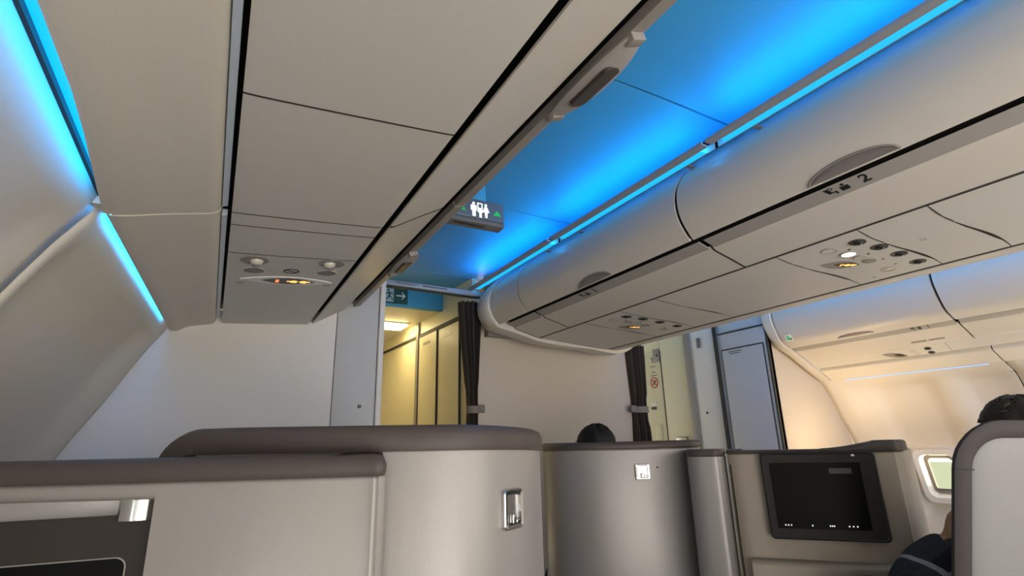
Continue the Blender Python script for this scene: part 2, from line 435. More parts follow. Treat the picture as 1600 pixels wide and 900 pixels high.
# --- left bins (above the viewer)
L_UNDER = curve2([(0.385, 0.6105), (0.395, 0.6125), (0.412, 0.622), (0.475, 0.661), (0.535, 0.696), (0.547, 0.708), (0.545, 0.722)], 4)
L_DOOR = curve2([(0.588, 0.718), (0.618, 0.728), (0.632, 0.745), (0.650, 0.80), (0.650, 0.86), (0.625, 0.93), (0.56, 1.01), (0.46, 1.085)], 5)
def left_bin(y0, y1, yh, hl, label, first):
    t = thing('overhead_bin', label, 'overhead bin', (0.3, (y0 + y1) / 2, 0.60 + EYE), 'overhead bins along the left wall')
    MB().ext([(-0.06, 0.65), (0.37, 0.65), (0.53, 0.74), (0.60, 0.76), (0.60, 0.90), (0.50, 1.02), (0.40, 1.07), (-0.06, 1.07)], y0 + 0.002, y1 - 0.002).build('body', 'dark', t)
    MB().ext(slab(L_UNDER, 0.006), y0 + 0.005, y1 - 0.005).build('underside', 'bin', t)
    MB().ext([(x, z - 0.0008) for x, z in L_UNDER] + [(x, z + 0.004) for x, z in L_UNDER[::-1]], y1 - 0.008, y1 + 0.002).build('edge_gasket', 'seam', t)
    d = MB().ext(slab(L_DOOR, 0.02), y0 + 0.006, y1 - 0.006).build('door', 'grey_trim', t)
    # handle: a lens-shaped grip swelling out of the door's lower edge, with a dark paddle
    rows = []
    for i in range(25):
        s = -1 + 2 * i / 24; y = yh + s * hl; k = (1 - s * s) ** 0.7
        c = V((0.604, y, 0.7195 + EYE)); a = 0.014 + 0.030 * k; b2 = 0.006 + 0.014 * k
        ux = V((0.93, 0, 0.36)); uz = V((-0.36, 0, 0.93))
        c = c + ux * (0.016 * k)
        rows.append([c + ux * a * math.cos(q) + uz * b2 * math.sin(q) for q in [2 * math.pi * j / 14 for j in range(14)]])
    h = MB().loft(rows).build('handle', 'label_rail', d)
    f = frame((0.612, yh, 0.7035 + EYE), (0, 1, 0), (0.93, 0, 0.36))
    MB().poly(f, rrect(hl * 0.95, 0.040, 0.014, 5), -0.004, 0.004).build('paddle', 'metal_dark', h)
    for s in (-1, 1):
        MB().box((0, 0, 0), (0.022, 0.034, 0.024), frame((0.606, yh + s * hl * 0.96, 0.7195 + EYE), (0, 1, 0), (0.93, 0, 0.36)), 0.002).build('handle_end', 'grey_trim', h)
    return t
left_bin(YB, 1.416, 0.735, 0.14, 'long cream overhead bin above the viewer, dark paddle handle beside the blue ceiling', True)
left_bin(1.416, 2.83, 2.02, 0.14, 'cream overhead bin on the left that ends at the forward bulkhead', False)

# passenger service panels under the left bins
def left_psu(y0, y1, label, cat='ceiling panel'):
    pr = curve2([(-0.020, 0.60), (-0.018, 0.5825), (-0.008, 0.5785), (0.10, 0.5845), (0.25, 0.595), (0.352, 0.6030), (0.361, 0.6065), (0.362, 0.614)], 4)
    o = MB().ext(pr, y0 + 0.0018, y1 - 0.0018).build('service_panel', 'psu')
    MB().ext([(x, z - 0.0005) for x, z in pr], y1 - 0.0028, y1 + 0.0018).build('edge_gasket', 'seam', o)
    return tag(o, label, cat, 'service panels under the left bins')
left_psu(YB, 0.883, 'plain grey panel under the left bin, nearest the top of the picture')
left_psu(0.883, 1.416, 'plain grey panel under the left bin, second one from the top')
left_psu(1.416, 1.50, 'narrow filler strip between two plain panels under the left bin')
left_psu(1.50, 1.735, 'short plain panel just before the lamp panel under the left bin')
def pl(x, y): return V((x, y, interp([(-0.008, 0.5785), (0.10, 0.5845), (0.25, 0.595), (0.352, 0.603)], x) - 0.0005 + EYE))
def fl(x, y): return frame(pl(x, y), (1, 0, 0.0713), (0, -1, 0))         # local z points down, local y towards the viewer
lp = thing('service_panel', 'grey panel with two reading lamps and lit seat belt sign under the left bin', 'ceiling panel', (0.18, 2.2, 0.57 + EYE), 'service panels under the left bins')
pr = curve2([(-0.020, 0.60), (-0.018, 0.5825), (-0.008, 0.5785), (0.10, 0.5845), (0.25, 0.595), (0.352, 0.6030), (0.361, 0.6065), (0.362, 0.614)], 4)
MB().ext(pr, 1.737, 2.80).build('panel', 'psu', lp)
for k, (x, y, s) in enumerate(((0.057, 1.792, 1), (0.290, 1.775, -1))):
    f = fl(x, y)
    rl = MB().ring(f, 0.042, 0.042, 0.006, -0.002, 0.0022).disc(f, 0.038, 0.038, -0.002, 0.0008).build('reading_lamp', 'grey_trim', lp)
    MB().ball((s * 0.006, -0.006, 0.0), (0.020, 0.022, 0.017), f).build('eyeball', 'lens', rl)
    MB().disc(f, 0.013, 0.013, 0.012, 0.019, c=(s * 0.006, -0.010)).build('lens', 'steel', rl)
for x, y in ((0.062, 1.905), (0.293, 1.888)):
    f = fl(x, y)
    g = MB().disc(f, 0.033, 0.033, -0.002, 0.001).build('speaker_grille', 'lens_grey', lp)
    MB().ring(f, 0.036, 0.036, 0.004, -0.002, 0.0016).build('rim', 'psu', g)
f = fl(0.178, 1.89)
b_ = MB().ring(f, 0.026, 0.026, 0.006, -0.001, 0.001)
b_.box((0, 0, 0), (0.042, 0.0055, 0.002), f @ Matrix.Rotation(math.radians(-35), 4, 'Z')); b_.split('symbol', 'black', lp)
def almond(w, h, n=14):
    top = [(-w + 2 * w * i / n, h * (1 - ((-w + 2 * w * i / n) / w) ** 2)) for i in range(n + 1)]
    return top + [(x, -y) for x, y in top[::-1][1:-1]]
f = fl(0.179, 2.01)
MB().poly(f, almond(0.155, 0.050), -0.002, 0.0022).build('sign_surround', 'white', lp)
f = fl(0.182, 2.008)
sg = MB().poly(f, almond(0.089, 0.036), -0.001, 0.0034).build('seat_belt_sign', 'metal_dark', lp)
def belt_icon(mb, f, cx, sgn, s=1.0):
    mb.poly(f, [(cx - 0.011 * s, -0.010 * s), (cx + 0.010 * s, -0.014 * s), (cx + 0.013 * s, 0.008 * s), (cx, 0.015 * s), (cx - 0.012 * s, 0.006 * s)], 0.003, 0.0042)
    mb.box((cx - sgn * 0.017 * s, 0.003 * s, 0.0036), (0.012 * s, 0.008 * s, 0.0012), f)
mb = MB(); belt_icon(mb, f, 0.017, 1); belt_icon(mb, f, 0.050, -1); mb.split('belt_symbol', 'amber', sg)
mb = MB()
for dy in (-0.009, 0.009): mb.ring(f, 0.0062, 0.0085, 0.0030, 0.003, 0.0042, 14, c=(-0.038, dy))
mb.split('cigarette_symbol', 'orange_red', sg)
MB().disc(f, 0.003, 0.003, 0.003, 0.0042, 10, c=(0.034, 0.004)).build('indicator', 'green_led', sg)
mb = MB()
for x, y in ((0.027, 2.068), (0.321, 2.05)): mb.box((0, 0, 0), (0.028, 0.008, 0.002), fl(x, y), 0.001)
mb.split('latch_mark', 'lens_grey', lp)

# valance between the left wall and the light slot, slot lining, pale light guide
for (a, b_, g) in ((YB, 1.412, 0), (1.420, 2.79, 1)):
    def vsec(y):
        tp = 0.0 if y > 2.79 else min(1.0, (2.8 - y) / 1.384)
        x0 = -0.218 - 0.050 * tp if g else -0.243 - 0.030 * max(0.0, min(1.0, (y - 0.95) / 0.45))
        ln = catmull([V((x0, 0.529, 0)), V((x0 + 0.001, 0.5245, 0)), V((x0 + 0.03, 0.526, 0)), V((-0.15, 0.548, 0)), V((-0.085, 0.562, 0)), V((-0.056, 0.570, 0)), V((-0.043, 0.590, 0)), V((-0.043, 0.66, 0))], 4)
        return [V((p.x, y, p.y + EYE)) for p in ln] + [V((p.x - 0.0, y, p.y + 0.012 + EYE)) for p in ln[::-1]]
    rows = []
    for y in frange(a, b_, 24):
        r0 = vsec(y); n2 = len(r0) // 2
        line = [(p.x, p.z) for p in r0[:n2]]; o2 = offset2(line, 0.010)
        rows.append([V((p[0], y, p[1])) for p in line] + [V((p[0], y, p[1])) for p in o2[::-1]])
    struct(MB().loft(rows).build('trim_%d' % (1 + g), 'wall', ang=45))
struct(MB().box((-0.032, 0.6, 0.70 + EYE), (0.03, 4.4, 0.06)).build('trim_3', 'dark'))
struct(MB().ext([(-0.262, 0.532), (-0.243, 0.5335), (-0.15, 0.5535), (-0.085, 0.566), (-0.052, 0.577), (-0.052, 0.60), (-0.262, 0.58)], 1.398, 1.436).build('trim_23', 'seam'))
for k, (a, b_) in enumerate(((YB, 1.40), (1.46, 2.70))):
    o = MB().ext([(-0.0418, 0.582), (-0.0295, 0.586), (-0.0295, 0.602), (-0.0418, 0.602)], a, b_).build('light_guide', 'pale_strip')
    tag(o, ('pale thin light guide along the dark slot beside the near sidewall panel', 'pale thin light guide along the dark slot beside the forward sidewall panel')[k], 'light strip', 'light guides in the left slot')

# blue lamps hidden at the top of the left wall
o = thing('light_strip', 'blue light strip at the top of the near left sidewall, lens showing', 'light strip', (-0.25, 0.3, 0.54 + EYE), 'blue light strips on the left wall')
MB().ext([(-0.290, 0.566), (-0.225, 0.566), (-0.225, 0.572), (-0.290, 0.572)], YB, 1.36).build('lens', 'blue_lens', o)
struct(MB().ext([(-0.2845, 0.553), (-0.2775, 0.553), (-0.2775, 0.568), (-0.2845, 0.568)], YB, 1.40).build('trim_24', 'seam'))
struct(MB().ext([(-0.31, 0.535), (-0.235, 0.535), (-0.235, 0.575), (-0.31, 0.575)], 1.385, 1.411).build('trim_25', 'wall'))
MB().tube([V((-0.230, YB, 0.552 + EYE)), V((-0.230, 1.30, 0.552 + EYE))], 0.007, 10).build('lamp_tube', 'blue_wall', o)
o = thing('light_strip', 'blue light strip behind the trim above the forward left sidewall', 'light strip', (-0.25, 2.1, 0.55 + EYE), 'blue light strips on the left wall')
rows = []
for y in (1.50, 2.62):
    x = -0.225 - 0.060 * (2.8 - y) / 1.384
    rows.append([V((x + a, y, z + EYE)) for a, z in ((0.004, 0.550), (0.014, 0.550), (0.014, 0.562), (0.004, 0.562))])
MB().loft(rows).build('lamp_tube', 'blue_wall2', o)

# --- centre bins
C_DOOR = curve2([(1.489, 0.716), (1.484, 0.709), (1.474, 0.712), (1.436, 0.765), (1.419, 0.82), (1.425, 0.893), (1.462, 0.955), (1.51, 1.008), (1.60, 1.085), (1.66, 1.125)], 5)
C_RAIL = [(1.527, 0.7127), (1.540, 0.7085), (1.578, 0.6965), (1.586, 0.694)]
C_UNDER = curve2([(1.580, 0.700), (1.590, 0.6905), (1.608, 0.683), (1.68, 0.664), (1.757, 0.643), (1.760, 0.655)], 5)
CX = 2.035
def mir(line): return [(2 * CX - x, z - 0.037 * sstep(1.7, 2.4, 2 * CX - x)) for x, z in line]
R_DOOR = [(2 * CX + 0.02 - x, z) for x, z in C_DOOR]
R_UNDER = curve2([(2.324, 0.618), (2.326, 0.603), (2.345, 0.599), (2.40, 0.603), (2.47, 0.622), (2.555, 0.68), (2.565, 0.70)], 5)
def rail_frame(y, a, b):           # local x along the bin towards the nose ... printed so it reads from the aisle
    p = V((1.553, y, 0.7045 + EYE))
    return frame(p, (0, -1, 0), (-0.955, 0, 0.297))
def ic_seat(mb, f, cx, s):
    mb.poly(f, [(cx - 0.4 * s, 0.5 * s), (cx - 0.1 * s, 0.5 * s), (cx + 0.1 * s, -0.1 * s), (cx + 0.5 * s, -0.1 * s), (cx + 0.5 * s, -0.5 * s), (cx + 0.3 * s, -0.5 * s), (cx + 0.3 * s, -0.25 * s), (cx - 0.2 * s, -0.25 * s)], 0, 0.0008)
    mb.ring(f, 0.22 * s, 0.22 * s, 0.08 * s, 0, 0.0008, 12, c=(cx + 0.15 * s, 0.35 * s))
def ic_person(mb, f, cx, s):
    mb.disc(f, 0.16 * s, 0.16 * s, 0, 0.0008, 14, c=(cx, 0.36 * s))
    mb.poly(f, [(cx - 0.36 * s, 0.15 * s), (cx + 0.36 * s, 0.15 * s), (cx + 0.36 * s, -0.45 * s), (cx - 0.36 * s, -0.45 * s)], 0, 0.0008)
def centre_bin(y0, y1, yh, ylab, num, label, hand=True):
    t = thing('overhead_bin', label, 'overhead bin', (CX, (y0 + y1) / 2, 0.62 + EYE), 'overhead bins over the centre seats')
    MB().ext([(1.527, 0.735), (1.60, 0.715), (1.76, 0.668), (2.30, 0.640), (2.50, 0.70), (2.60, 0.78), (2.61, 0.90), (2.52, 1.02), (2.42, 1.10), (1.67, 1.10), (1.54, 0.99), (1.455, 0.89), (1.45, 0.82), (1.49, 0.74)], y0 + 0.003, y1 - 0.003).build('body', 'dark', t)
    d = MB().ext(slab(C_DOOR, -0.008), y0 + 0.008, y1 - 0.008).build('door', 'bin', t)
    MB().ext(slab(R_DOOR, 0.024), y0 + 0.0045, y1 - 0.0045).build('door', 'bin', t)
    r = MB().ext(C_RAIL + [(x + 0.006, z + 0.003) for x, z in C_RAIL[::-1]], y0 + 0.012, y1 - 0.012).build('label_rail', 'label_rail', t)
    MB().ext(slab(C_UNDER, 0.010), y0 + 0.003, y1 - 0.003).build('underside', 'bin', t)
    MB().ext([(x - 0.0004, z - 0.0008) for x, z in C_UNDER] + [(x, z + 0.004) for x, z in C_UNDER[::-1]], y1 - 0.006, y1 + 0.002).build('edge_gasket', 'seam', t)
    MB().ext([(2.300, 0.6050), (2.326, 0.6034), (2.326, 0.614), (2.300, 0.614)], y0, y1).build('edge_gasket', 'seam', t)
    MB().ext([(1.7565, 0.6425), (1.7675, 0.6405), (1.7675, 0.652), (1.7565, 0.652)], y0, y1).build('edge_gasket', 'seam', t)
    MB().ext(slab(R_UNDER, 0.010), y0 + 0.003, y1 - 0.003).build('underside', 'bin', t)
    if hand:                       # half-moon finger recess at the foot of the door
        rows = []; hw = 0.12
        for i in range(21):
            s = -1 + 2 * i / 20; h = 0.034 * (1 - s * s) ** 0.55
            row = []
            for j in range(7):
                u = j / 6; q = 0.0 + u * h
                a = C_DOOR; L = 0; base = V((1.476, 0.710))
                dirv = V((-0.040, 0.0575)).normalized()
                nrm = V((-0.82, -0.57))
                bul = 0.0045 * math.sin(math.pi * min(1, u * 1.0)) + 0.003
                p = base + dirv * q + nrm * bul
                row.append(V((p.x, yh + s * hw, p.y + EYE)))
            rows.append(row)
        mb = MB(); mb.loft([r_ + [v + V((0.012, 0, 0.008)) for v in r_[::-1]] for r_ in rows])
        g = mb.build('handle', 'handle', d, ang=60)
        arc = [V((1.476, yh + s * hw * 1.03, 0.710 + EYE)) + V((-0.040, 0, 0.0575)).normalized() * (0.038 * (1 - s * s) ** 0.55) + V((-0.004, 0, -0.003)) for s in [-1 + 2 * i / 28 for i in range(29)]]
        MB().tube(arc, 0.0035, 6).build('handle_rim', 'grey_trim', g)
    if ylab:
        f = rail_frame(ylab, 0, 0)
        mb = MB(); ic_seat(mb, f, -0.045, 0.034); mb.split('seat_symbol', 'black', r)
        mb = MB(); ic_person(mb, f, -0.004, 0.034); mb.split('person_symbol', 'black', r)
        if num: text_on(MB_n := MB(), num, 0.052, f @ Matrix.Translation((0.055, 0, 0.0005)), bold=0.001).build('row_number', 'black', r)
    return t
centre_bin(YB, 0.19, -0.5, None, None, 'curved centre overhead bin nearest the viewer, running out of the picture at right')
centre_bin(0.19, 1.289, 0.70, 0.765, '2', 'curved centre overhead bin with a half-moon handle and row label 2')
centre_bin(1.289, 2.50, 1.87, 2.03, '1', 'curved centre overhead bin with small half-moon handle near the forward end')
centre_bin(2.50, 2.84, 2.6, None, None, 'narrow end bin section beside the rounded nose of the centre bins', hand=False)
MB_ = MB().disc(frame((1.4705, 2.76, 0.722 + EYE), (0, -1, 0), (-0.6, 0, 0.8)), 0.014, 0.010, -0.004, 0.004)
# rounded nose cap
prof = [(1.62, 1.10), (1.53, 1.02), (1.455, 0.945), (1.415, 0.88), (1.408, 0.82), (1.425, 0.76), (1.47, 0.705), (1.56, 0.683), (1.66, 0.662), (1.77, 0.637), (1.95, 0.622), (2.15, 0.615), (2.32, 0.595), (2.44, 0.600), (2.56, 0.665), (2.64, 0.76), (2.655, 0.83), (2.645, 0.89), (2.56, 1.02), (2.46, 1.10)]
prof = curve2(prof, 4)
cxm, czm = 2.035, 0.86
def shrink(k, dz=0.0):
    out = []
    for x, z in prof:
        vx, vz = x - cxm, z - czm; l = math.hypot(vx, vz)
        out.append((cxm + vx * (1 + k / l), czm + vz * (1 + k / l) + dz))
    return out
rows = [[V((x, y, z + EYE)) for x, z in shrink(k)] for y, k in ((2.846, -0.02), (2.846, 0.006), (2.862, 0.014), (2.90, 0.018), (2.95, 0.015), (3.0, 0.004), (3.03, -0.012), (3.05, -0.04), (3.058, -0.10))]
struct(MB().loft(rows).build('trim_4', 'bin', ang=50))
rib = [V((x, 2.852, z + EYE)) for x, z in shrink(0.012)[24:60]]
struct(MB().tube(rib, 0.006, 8).build('trim_5', 'bin', ang=60))
struct(MB().box((2.06, 3.09, 0.90 + EYE), (1.10, 0.06, 0.44)).build('trim_6', 'grey_trim'))

# service panels under the centre bins
def cz(x): return 0.6405 - 0.0695 * (x - 1.763)
C_PSU = curve2([(1.766, 0.662), (1.767, 0.645), (1.775, 0.640), (1.90, 0.632), (2.03, 0.622), (2.16, 0.6125), (2.292, 0.6035), (2.301, 0.608), (2.302, 0.625)], 4)
def psu_sec(y):
    return [V((x, y + 0.012 * math.sin((x - 1.77) / 0.53 * 2 * math.pi), z + EYE)) for x, z in C_PSU] + [V((x, y + 0.012 * math.sin((x - 1.77) / 0.53 * 2 * math.pi), z + 0.004 + EYE)) for x, z in C_PSU[::-1]]
def c_panel(y0, y1, parent=None):
    o = MB().loft([psu_sec(y0 + 0.0015), psu_sec(y1 - 0.0015)]).build('panel' if parent else 'service_panel', 'psu', parent)
    dn = V((0, 0, -0.0006)); MB().loft([[p + dn for p in psu_sec(y1 - 0.0022)], [p + dn for p in psu_sec(y1 + 0.0004)]]).build('edge_gasket', 'seam', o)
    return o
GP = 'service panels under the centre bins'
tag(c_panel(YB, 0.664), 'plain cream panel under the centre bin, rightmost in the picture', 'ceiling panel', GP)
bp = thing('service_panel', 'cream panel under the centre bin with one small round plug', 'ceiling panel', (CX, 0.76, 0.60 + EYE), GP)
c_panel(0.664, 0.866, bp)
def fc(x, y): return frame((x, y, cz(x) + EYE + 0.0005), (1, 0, -0.0695), (0, -1, 0))
MB().ring(fc(2.01, 0.79), 0.010, 0.010, 0.002, -0.001, 0.0012).build('plug', 'grey_trim', bp)
def cluster(y, label, far):
    t = thing('service_panel', label, 'ceiling panel', (CX, y, 0.60 + EYE), GP)
    c_panel(y - 0.15, y + 0.146, t)
    y0 = y - 1.013
    for x, yy in ((1.864, 0.920), (1.963, 0.902), (2.079, 0.898), (2.209, 0.901)):
        f = fc(x, yy + y0)
        v = MB().disc(f, 0.026, 0.024, -0.001, 0.0012).ring(f, 0.028, 0.026, 0.003, -0.001, 0.002).build('air_vent', 'metal_dark', t)
        MB().ball((0.003, 0, 0), (0.017, 0.016, 0.008), f).build('nozzle', 'black', v)
        MB().box((0.008, 0, 0.007), (0.0035, 0.020, 0.005), f @ Matrix.Rotation(0.5, 4, 'Z'), 0.001).build('nozzle_slit', 'steel', v)
    for i, (x, yy, m_, r) in enumerate(((1.860, 1.017, 'psu', 0.023), (1.944, 0.997, 'lens_lit', 0.024), (2.005, 0.993, 'lens', 0.019), (2.063, 0.992, 'steel', 0.021), (2.206, 1.001, 'steel', 0.021))):
        f = fc(x, yy + y0)
        if far and m_ == 'lens_lit': m_ = 'lens'
        l = MB().disc(f, r, r, -0.001, 0.0022).build('reading_lamp' if i else 'speaker_cover', m_, t)
        MB().ring(f, r + 0.002, r + 0.002, 0.003, -0.001, 0.003).build('rim', 'grey_trim', l)
    f = fc(2.022, 1.075 + y0) @ Matrix.Rotation(math.radians(38), 4, 'Z')
    s1 = MB().poly(f, almond(0.070, 0.040), -0.001, 0.0016).build('seat_belt_sign', 'grey_trim', t)
    f2 = fc(2.035, 1.060 + y0) @ Matrix.Rotation(math.radians(38), 4, 'Z')
    MB().poly(f2, almond(0.042, 0.020), 0.001, 0.003).build('sign_window', 'metal_dark', s1)
    mb = MB(); mb.box((-0.018, 0, 0.0034), (0.005, 0.018, 0.0012), f2); belt_icon(mb, f2, 0.004, 1, 0.7); belt_icon(mb, f2, 0.022, -1, 0.55); mb.split('belt_symbol', 'amber', s1)
    mb = MB()
    for x, yy in ((1.905, 0.972), (1.995, 0.957), (2.085, 0.955), (2.17, 0.957), (2.255, 1.08)): mb.disc(fc(x, yy + y0), 0.005, 0.005, -0.001, 0.0012, 10)
    mb.split('screw', 'seam', t)
    return t
cluster(1.013, 'cream panel with four dark air vents and one glowing lamp, nearer of two', False)
tag(c_panel(1.16, 1.80), 'long plain cream panel between the two lamp panels under the centre bin', 'ceiling panel', GP)
tag(c_panel(1.80, 2.06), 'short plain cream panel just before the far lamp panel', 'ceiling panel', GP)
cluster(2.212, 'cream panel with four dark air vents at the forward end, farther of two', True)
tag(c_panel(2.36, 2.845), 'cream panel at the very nose of the centre bins', 'ceiling panel', GP)

# blue cove lights on top of the centre bins
M['blue_tube2'] = mat('blue_lamp_tube_right', (0.5, 0.6, 0.7), 0.4, emit=BLUE, estr=120.0)
def cove(y0, y1, sgn, label):
    fx = (lambda x: x) if sgn > 0 else (lambda x: 2 * CX + 0.02 - x)
    t = thing('light_strip', label, 'light strip', (fx(1.45), (y0 + y1) / 2, 1.0 + EYE), 'blue cove lights on the centre bins')
    MB().ext([(fx(a), b) for a, b in ((1.384, 0.985), (1.416, 0.985), (1.416, 0.990), (1.390, 0.991), (1.388, 0.998), (1.384, 0.997))], y0 - 0.04, y1 + 0.04).build('rail', 'label_rail', t)
    MB().ext([(fx(a), b) for a, b in ((1.417, 0.985), (1.450, 0.987), (1.450, 0.992), (1.417, 0.990))], y0, y1).build('lens', 'blue_lens', t)
    MB().ext([(fx(a), b) for a, b in ((1.451, 0.987), (1.455, 0.987), (1.455, 1.013), (1.451, 1.013))], y0 - 0.04, y1 + 0.04).build('back_wall', 'label_rail', t)
    MB().tube([V((fx(1.424), y0, 1.001 + EYE)), V((fx(1.424), y1, 1.001 + EYE))], 0.007, 10).build('lamp_tube', 'blue_tube' if sgn > 0 else 'blue_tube2', t)
    for y in (y0 + 0.1, y1 - 0.1): MB().box((fx(1.475), y, 0.993 + EYE), (0.045, 0.015, 0.006)).build('bracket', 'grey_trim', t)
cove(YB, 1.055, 1, 'blue cove light on the left of the centre bins, nearest the viewer')
cove(1.15, 2.06, 1, 'blue cove light on the left of the centre bins, middle length')
cove(2.16, 3.06, 1, 'blue cove light on the left of the centre bins, farthest forward')
cove(YB, 2.8, -1, 'long blue cove light over the right aisle beside the centre bins')

# --- right bins
RB_DOOR = curve2([(3.812, 0.655), (3.795, 0.646), (3.772, 0.654), (3.700, 0.70), (3.645, 0.80), (3.626, 0.89), (3.66, 1.0), (3.75, 1.09)], 5)
RB_RAIL = [(3.800, 0.650), (3.838, 0.6275), (3.846, 0.625)]
RB_UNDER = curve2([(3.840, 0.634), (3.848, 0.6245), (3.862, 0.6165), (3.92, 0.588), (3.992, 0.549), (3.996, 0.56)], 5)
def right_bin(y0, y1, yh, ylab, label):
    t = thing('overhead_bin', label, 'overhead bin', (3.9, (y0 + y1) / 2, 0.55 + EYE), 'overhead bins along the right wall')
    MB().ext([(3.80, 0.672), (3.86, 0.64), (4.0, 0.575), (4.10, 0.53), (4.3, 0.55), (4.3, 1.09), (3.78, 1.09), (3.68, 0.99), (3.655, 0.89), (3.675, 0.80), (3.72, 0.715)], y0 + 0.003, y1 - 0.003).build('body', 'dark', t)
    d = MB().ext(slab(RB_DOOR, -0.022), y0 + 0.008, y1 - 0.008).build('door', 'bin', t)
    r = MB().ext(RB_RAIL + [(x + 0.006, z + 0.012) for x, z in RB_RAIL[::-1]], y0 + 0.012, y1 - 0.012).build('label_rail', 'label_rail', t)
    MB().ext(slab(RB_UNDER, 0.010), y0 + 0.005, y1 - 0.005).build('underside', 'bin', t)
    rows = []
    for i in range(17):
        s = -1 + 2 * i / 16; h = 0.034 * (1 - s * s) ** 0.55
        row = []
        for j in range(6):
            u = j / 5; p = V((3.772, 0.655)) + V((-0.072, 0.046)).normalized() * (u * h) + V((-0.54, -0.84)) * (0.003 + 0.004 * math.sin(math.pi * u))
            row.append(V((p.x, yh + s * 0.12, p.y + EYE)))
        rows.append(row + [v + V((0.008, 0, 0.012)) for v in row[::-1]])
    MB().loft(rows).build('handle', 'handle', d, ang=60)
    f = frame((3.819, ylab, 0.6375 + EYE), (0, -1, 0), (-0.86, 0, 0.51))
    mb = MB(); ic_seat(mb, f, -0.045, 0.026); mb.split('seat_symbol', 'black', r)
    mb = MB(); ic_person(mb, f, -0.008, 0.026); mb.split('person_symbol', 'black', r)
    text_on(MB(), '1', 0.04, f @ Matrix.Translation((0.04, 0, 0.0004))).build('row_number', 'black', r)
    return t, d
t, d = right_bin(1.44, 2.50, 2.0, 1.63, 'blue-lit cream overhead bin on the right with a green sticker')
f = frame((3.690, 2.43, 0.712 + EYE), (0, -1, 0), (-0.52, 0, 0.85)); f = frame(f @ V((0.002, 0, 0.003)), (0, -1, 0), (-0.52, 0, 0.85))
st = MB().poly(f, rrect(0.05, 0.055, 0.004, 3), 0, 0.006).build('sticker', 'white', d)
mb = MB(); mb.disc(f, 0.007, 0.007, 0.005, 0.0075, 12, c=(-0.002, 0.012)); mb.poly(f, [(-0.012, 0.003), (0.008, 0.003), (0.012, -0.018), (-0.012, -0.018)], 0.005, 0.0075); mb.split('figure_mark', 'green_lit', st)
MB().box((0.017, -0.012, 0.006), (0.008, 0.014, 0.003), f).build('print_mark', 'black', st)
right_bin(0.20, 1.44, 0.8, 0.5, 'blue-lit cream overhead bin on the right, running out of the picture')
# vent slots in the right bin underside
f = frame((3.948, 1.665, 0.5725 + EYE), (0, -1, 0), (-0.86, 0, 0.51))
vn = MB()
for k in (-1, 1): vn.poly(f, rrect(0.09, 0.014, 0.004, 3, cx=k * 0.05), -0.002, 0.0015)
tag(vn.build('air_grille', 'grey_trim'), 'small slotted grille under the right overhead bin', 'vent')
# rounded end of the right bins
rprof = curve2([(3.78, 1.10), (3.66, 1.0), (3.618, 0.89), (3.64, 0.795), (3.70, 0.69), (3.79, 0.64), (3.86, 0.612), (3.995, 0.54), (4.10, 0.485), (4.24, 0.43), (4.28, 0.55), (4.28, 1.10)], 4)
rows = []
for y, k in ((2.502, 0.0), (2.502, 0.012), (2.53, 0.018), (2.56, 0.010), (2.585, -0.008), (2.598, -0.04)):
    rows.append([V((4.0 + (x - 4.0) * (1 + k / max(0.2, math.hypot(x - 4, z - 0.8))), y, 0.8 + (z - 0.8) * (1 + k / max(0.2, math.hypot(x - 4, z - 0.8))) + EYE)) for x, z in rprof])
struct(MB().loft(rows).build('trim_7', 'bin', ang=50))
# service panels under the right bins
RPSU = curve2([(4.000, 0.565), (4.002, 0.549), (4.010, 0.543), (4.05, 0.520), (4.078, 0.505), (4.086, 0.508), (4.088, 0.525)], 4)
t = thing('service_panel', 'cream panel with vents and sign under the right overhead bin', 'ceiling panel', (4.05, 2.0, 0.50 + EYE), 'service panels under the right bins')
MB().ext(RPSU, 1.60, 2.497).build('panel', 'psu', t)
def fr_(u, y): return frame(V((4.010, y, 0.543 + EYE)) + V((0.873, 0, -0.488)) * u, (0.873, 0, -0.488), (0, -1, 0))
s1 = MB().poly(fr_(0.045, 1.92) @ Matrix.Rotation(1.2, 4, 'Z'), almond(0.075, 0.026), -0.001, 0.002).build('seat_belt_sign', 'grey_trim', t)
MB().poly(fr_(0.05, 1.89) @ Matrix.Rotation(1.2, 4, 'Z'), almond(0.035, 0.014), 0.001, 0.003).build('sign_window', 'metal_dark', s1)
for u, y in ((0.022, 1.71), (0.068, 1.71)):
    v = MB().disc(fr_(u, y), 0.016, 0.02, -0.001, 0.002).build('air_vent', 'metal_dark', t)
    MB().ball((0, 0, 0), (0.010, 0.012, 0.007), fr_(u, y)).build('nozzle', 'black', v)
for u, y in ((0.03, 1.80), (0.06, 1.79)):
    MB().disc(fr_(u, y), 0.014, 0.018, -0.001, 0.002).build('reading_lamp', 'lens', t)
o = MB().ext(RPSU, YB, 1.597).build('service_panel', 'psu'); tag(o, 'long plain cream panel under the right bin, nearer the viewer', 'ceiling panel', 'service panels under the right bins')
for k, (a, b_) in enumerate(((YB, 1.412), (1.420, 2.495))):
    ln = curve2([(4.118, 0.56), (4.120, 0.495), (4.130, 0.478), (4.18, 0.452), (4.235, 0.421), (4.252, 0.418), (4.262, 0.43), (4.262, 0.47)], 4)
    struct(MB().ext(slab(ln, 0.008), a, b_).build('trim_%d' % (8 + k), 'wall', ang=45))
struct(MB().ext([(4.122, 0.515), (4.134, 0.487), (4.18, 0.462), (4.235, 0.432), (4.272, 0.43), (4.285, 0.47), (4.20, 0.52)], 1.398, 1.434).build('trim_26', 'seam'))
struct(MB().box((4.104, 0.45, 0.60 + EYE), (0.025, 4.1, 0.06)).build('trim_10', 'dark'))
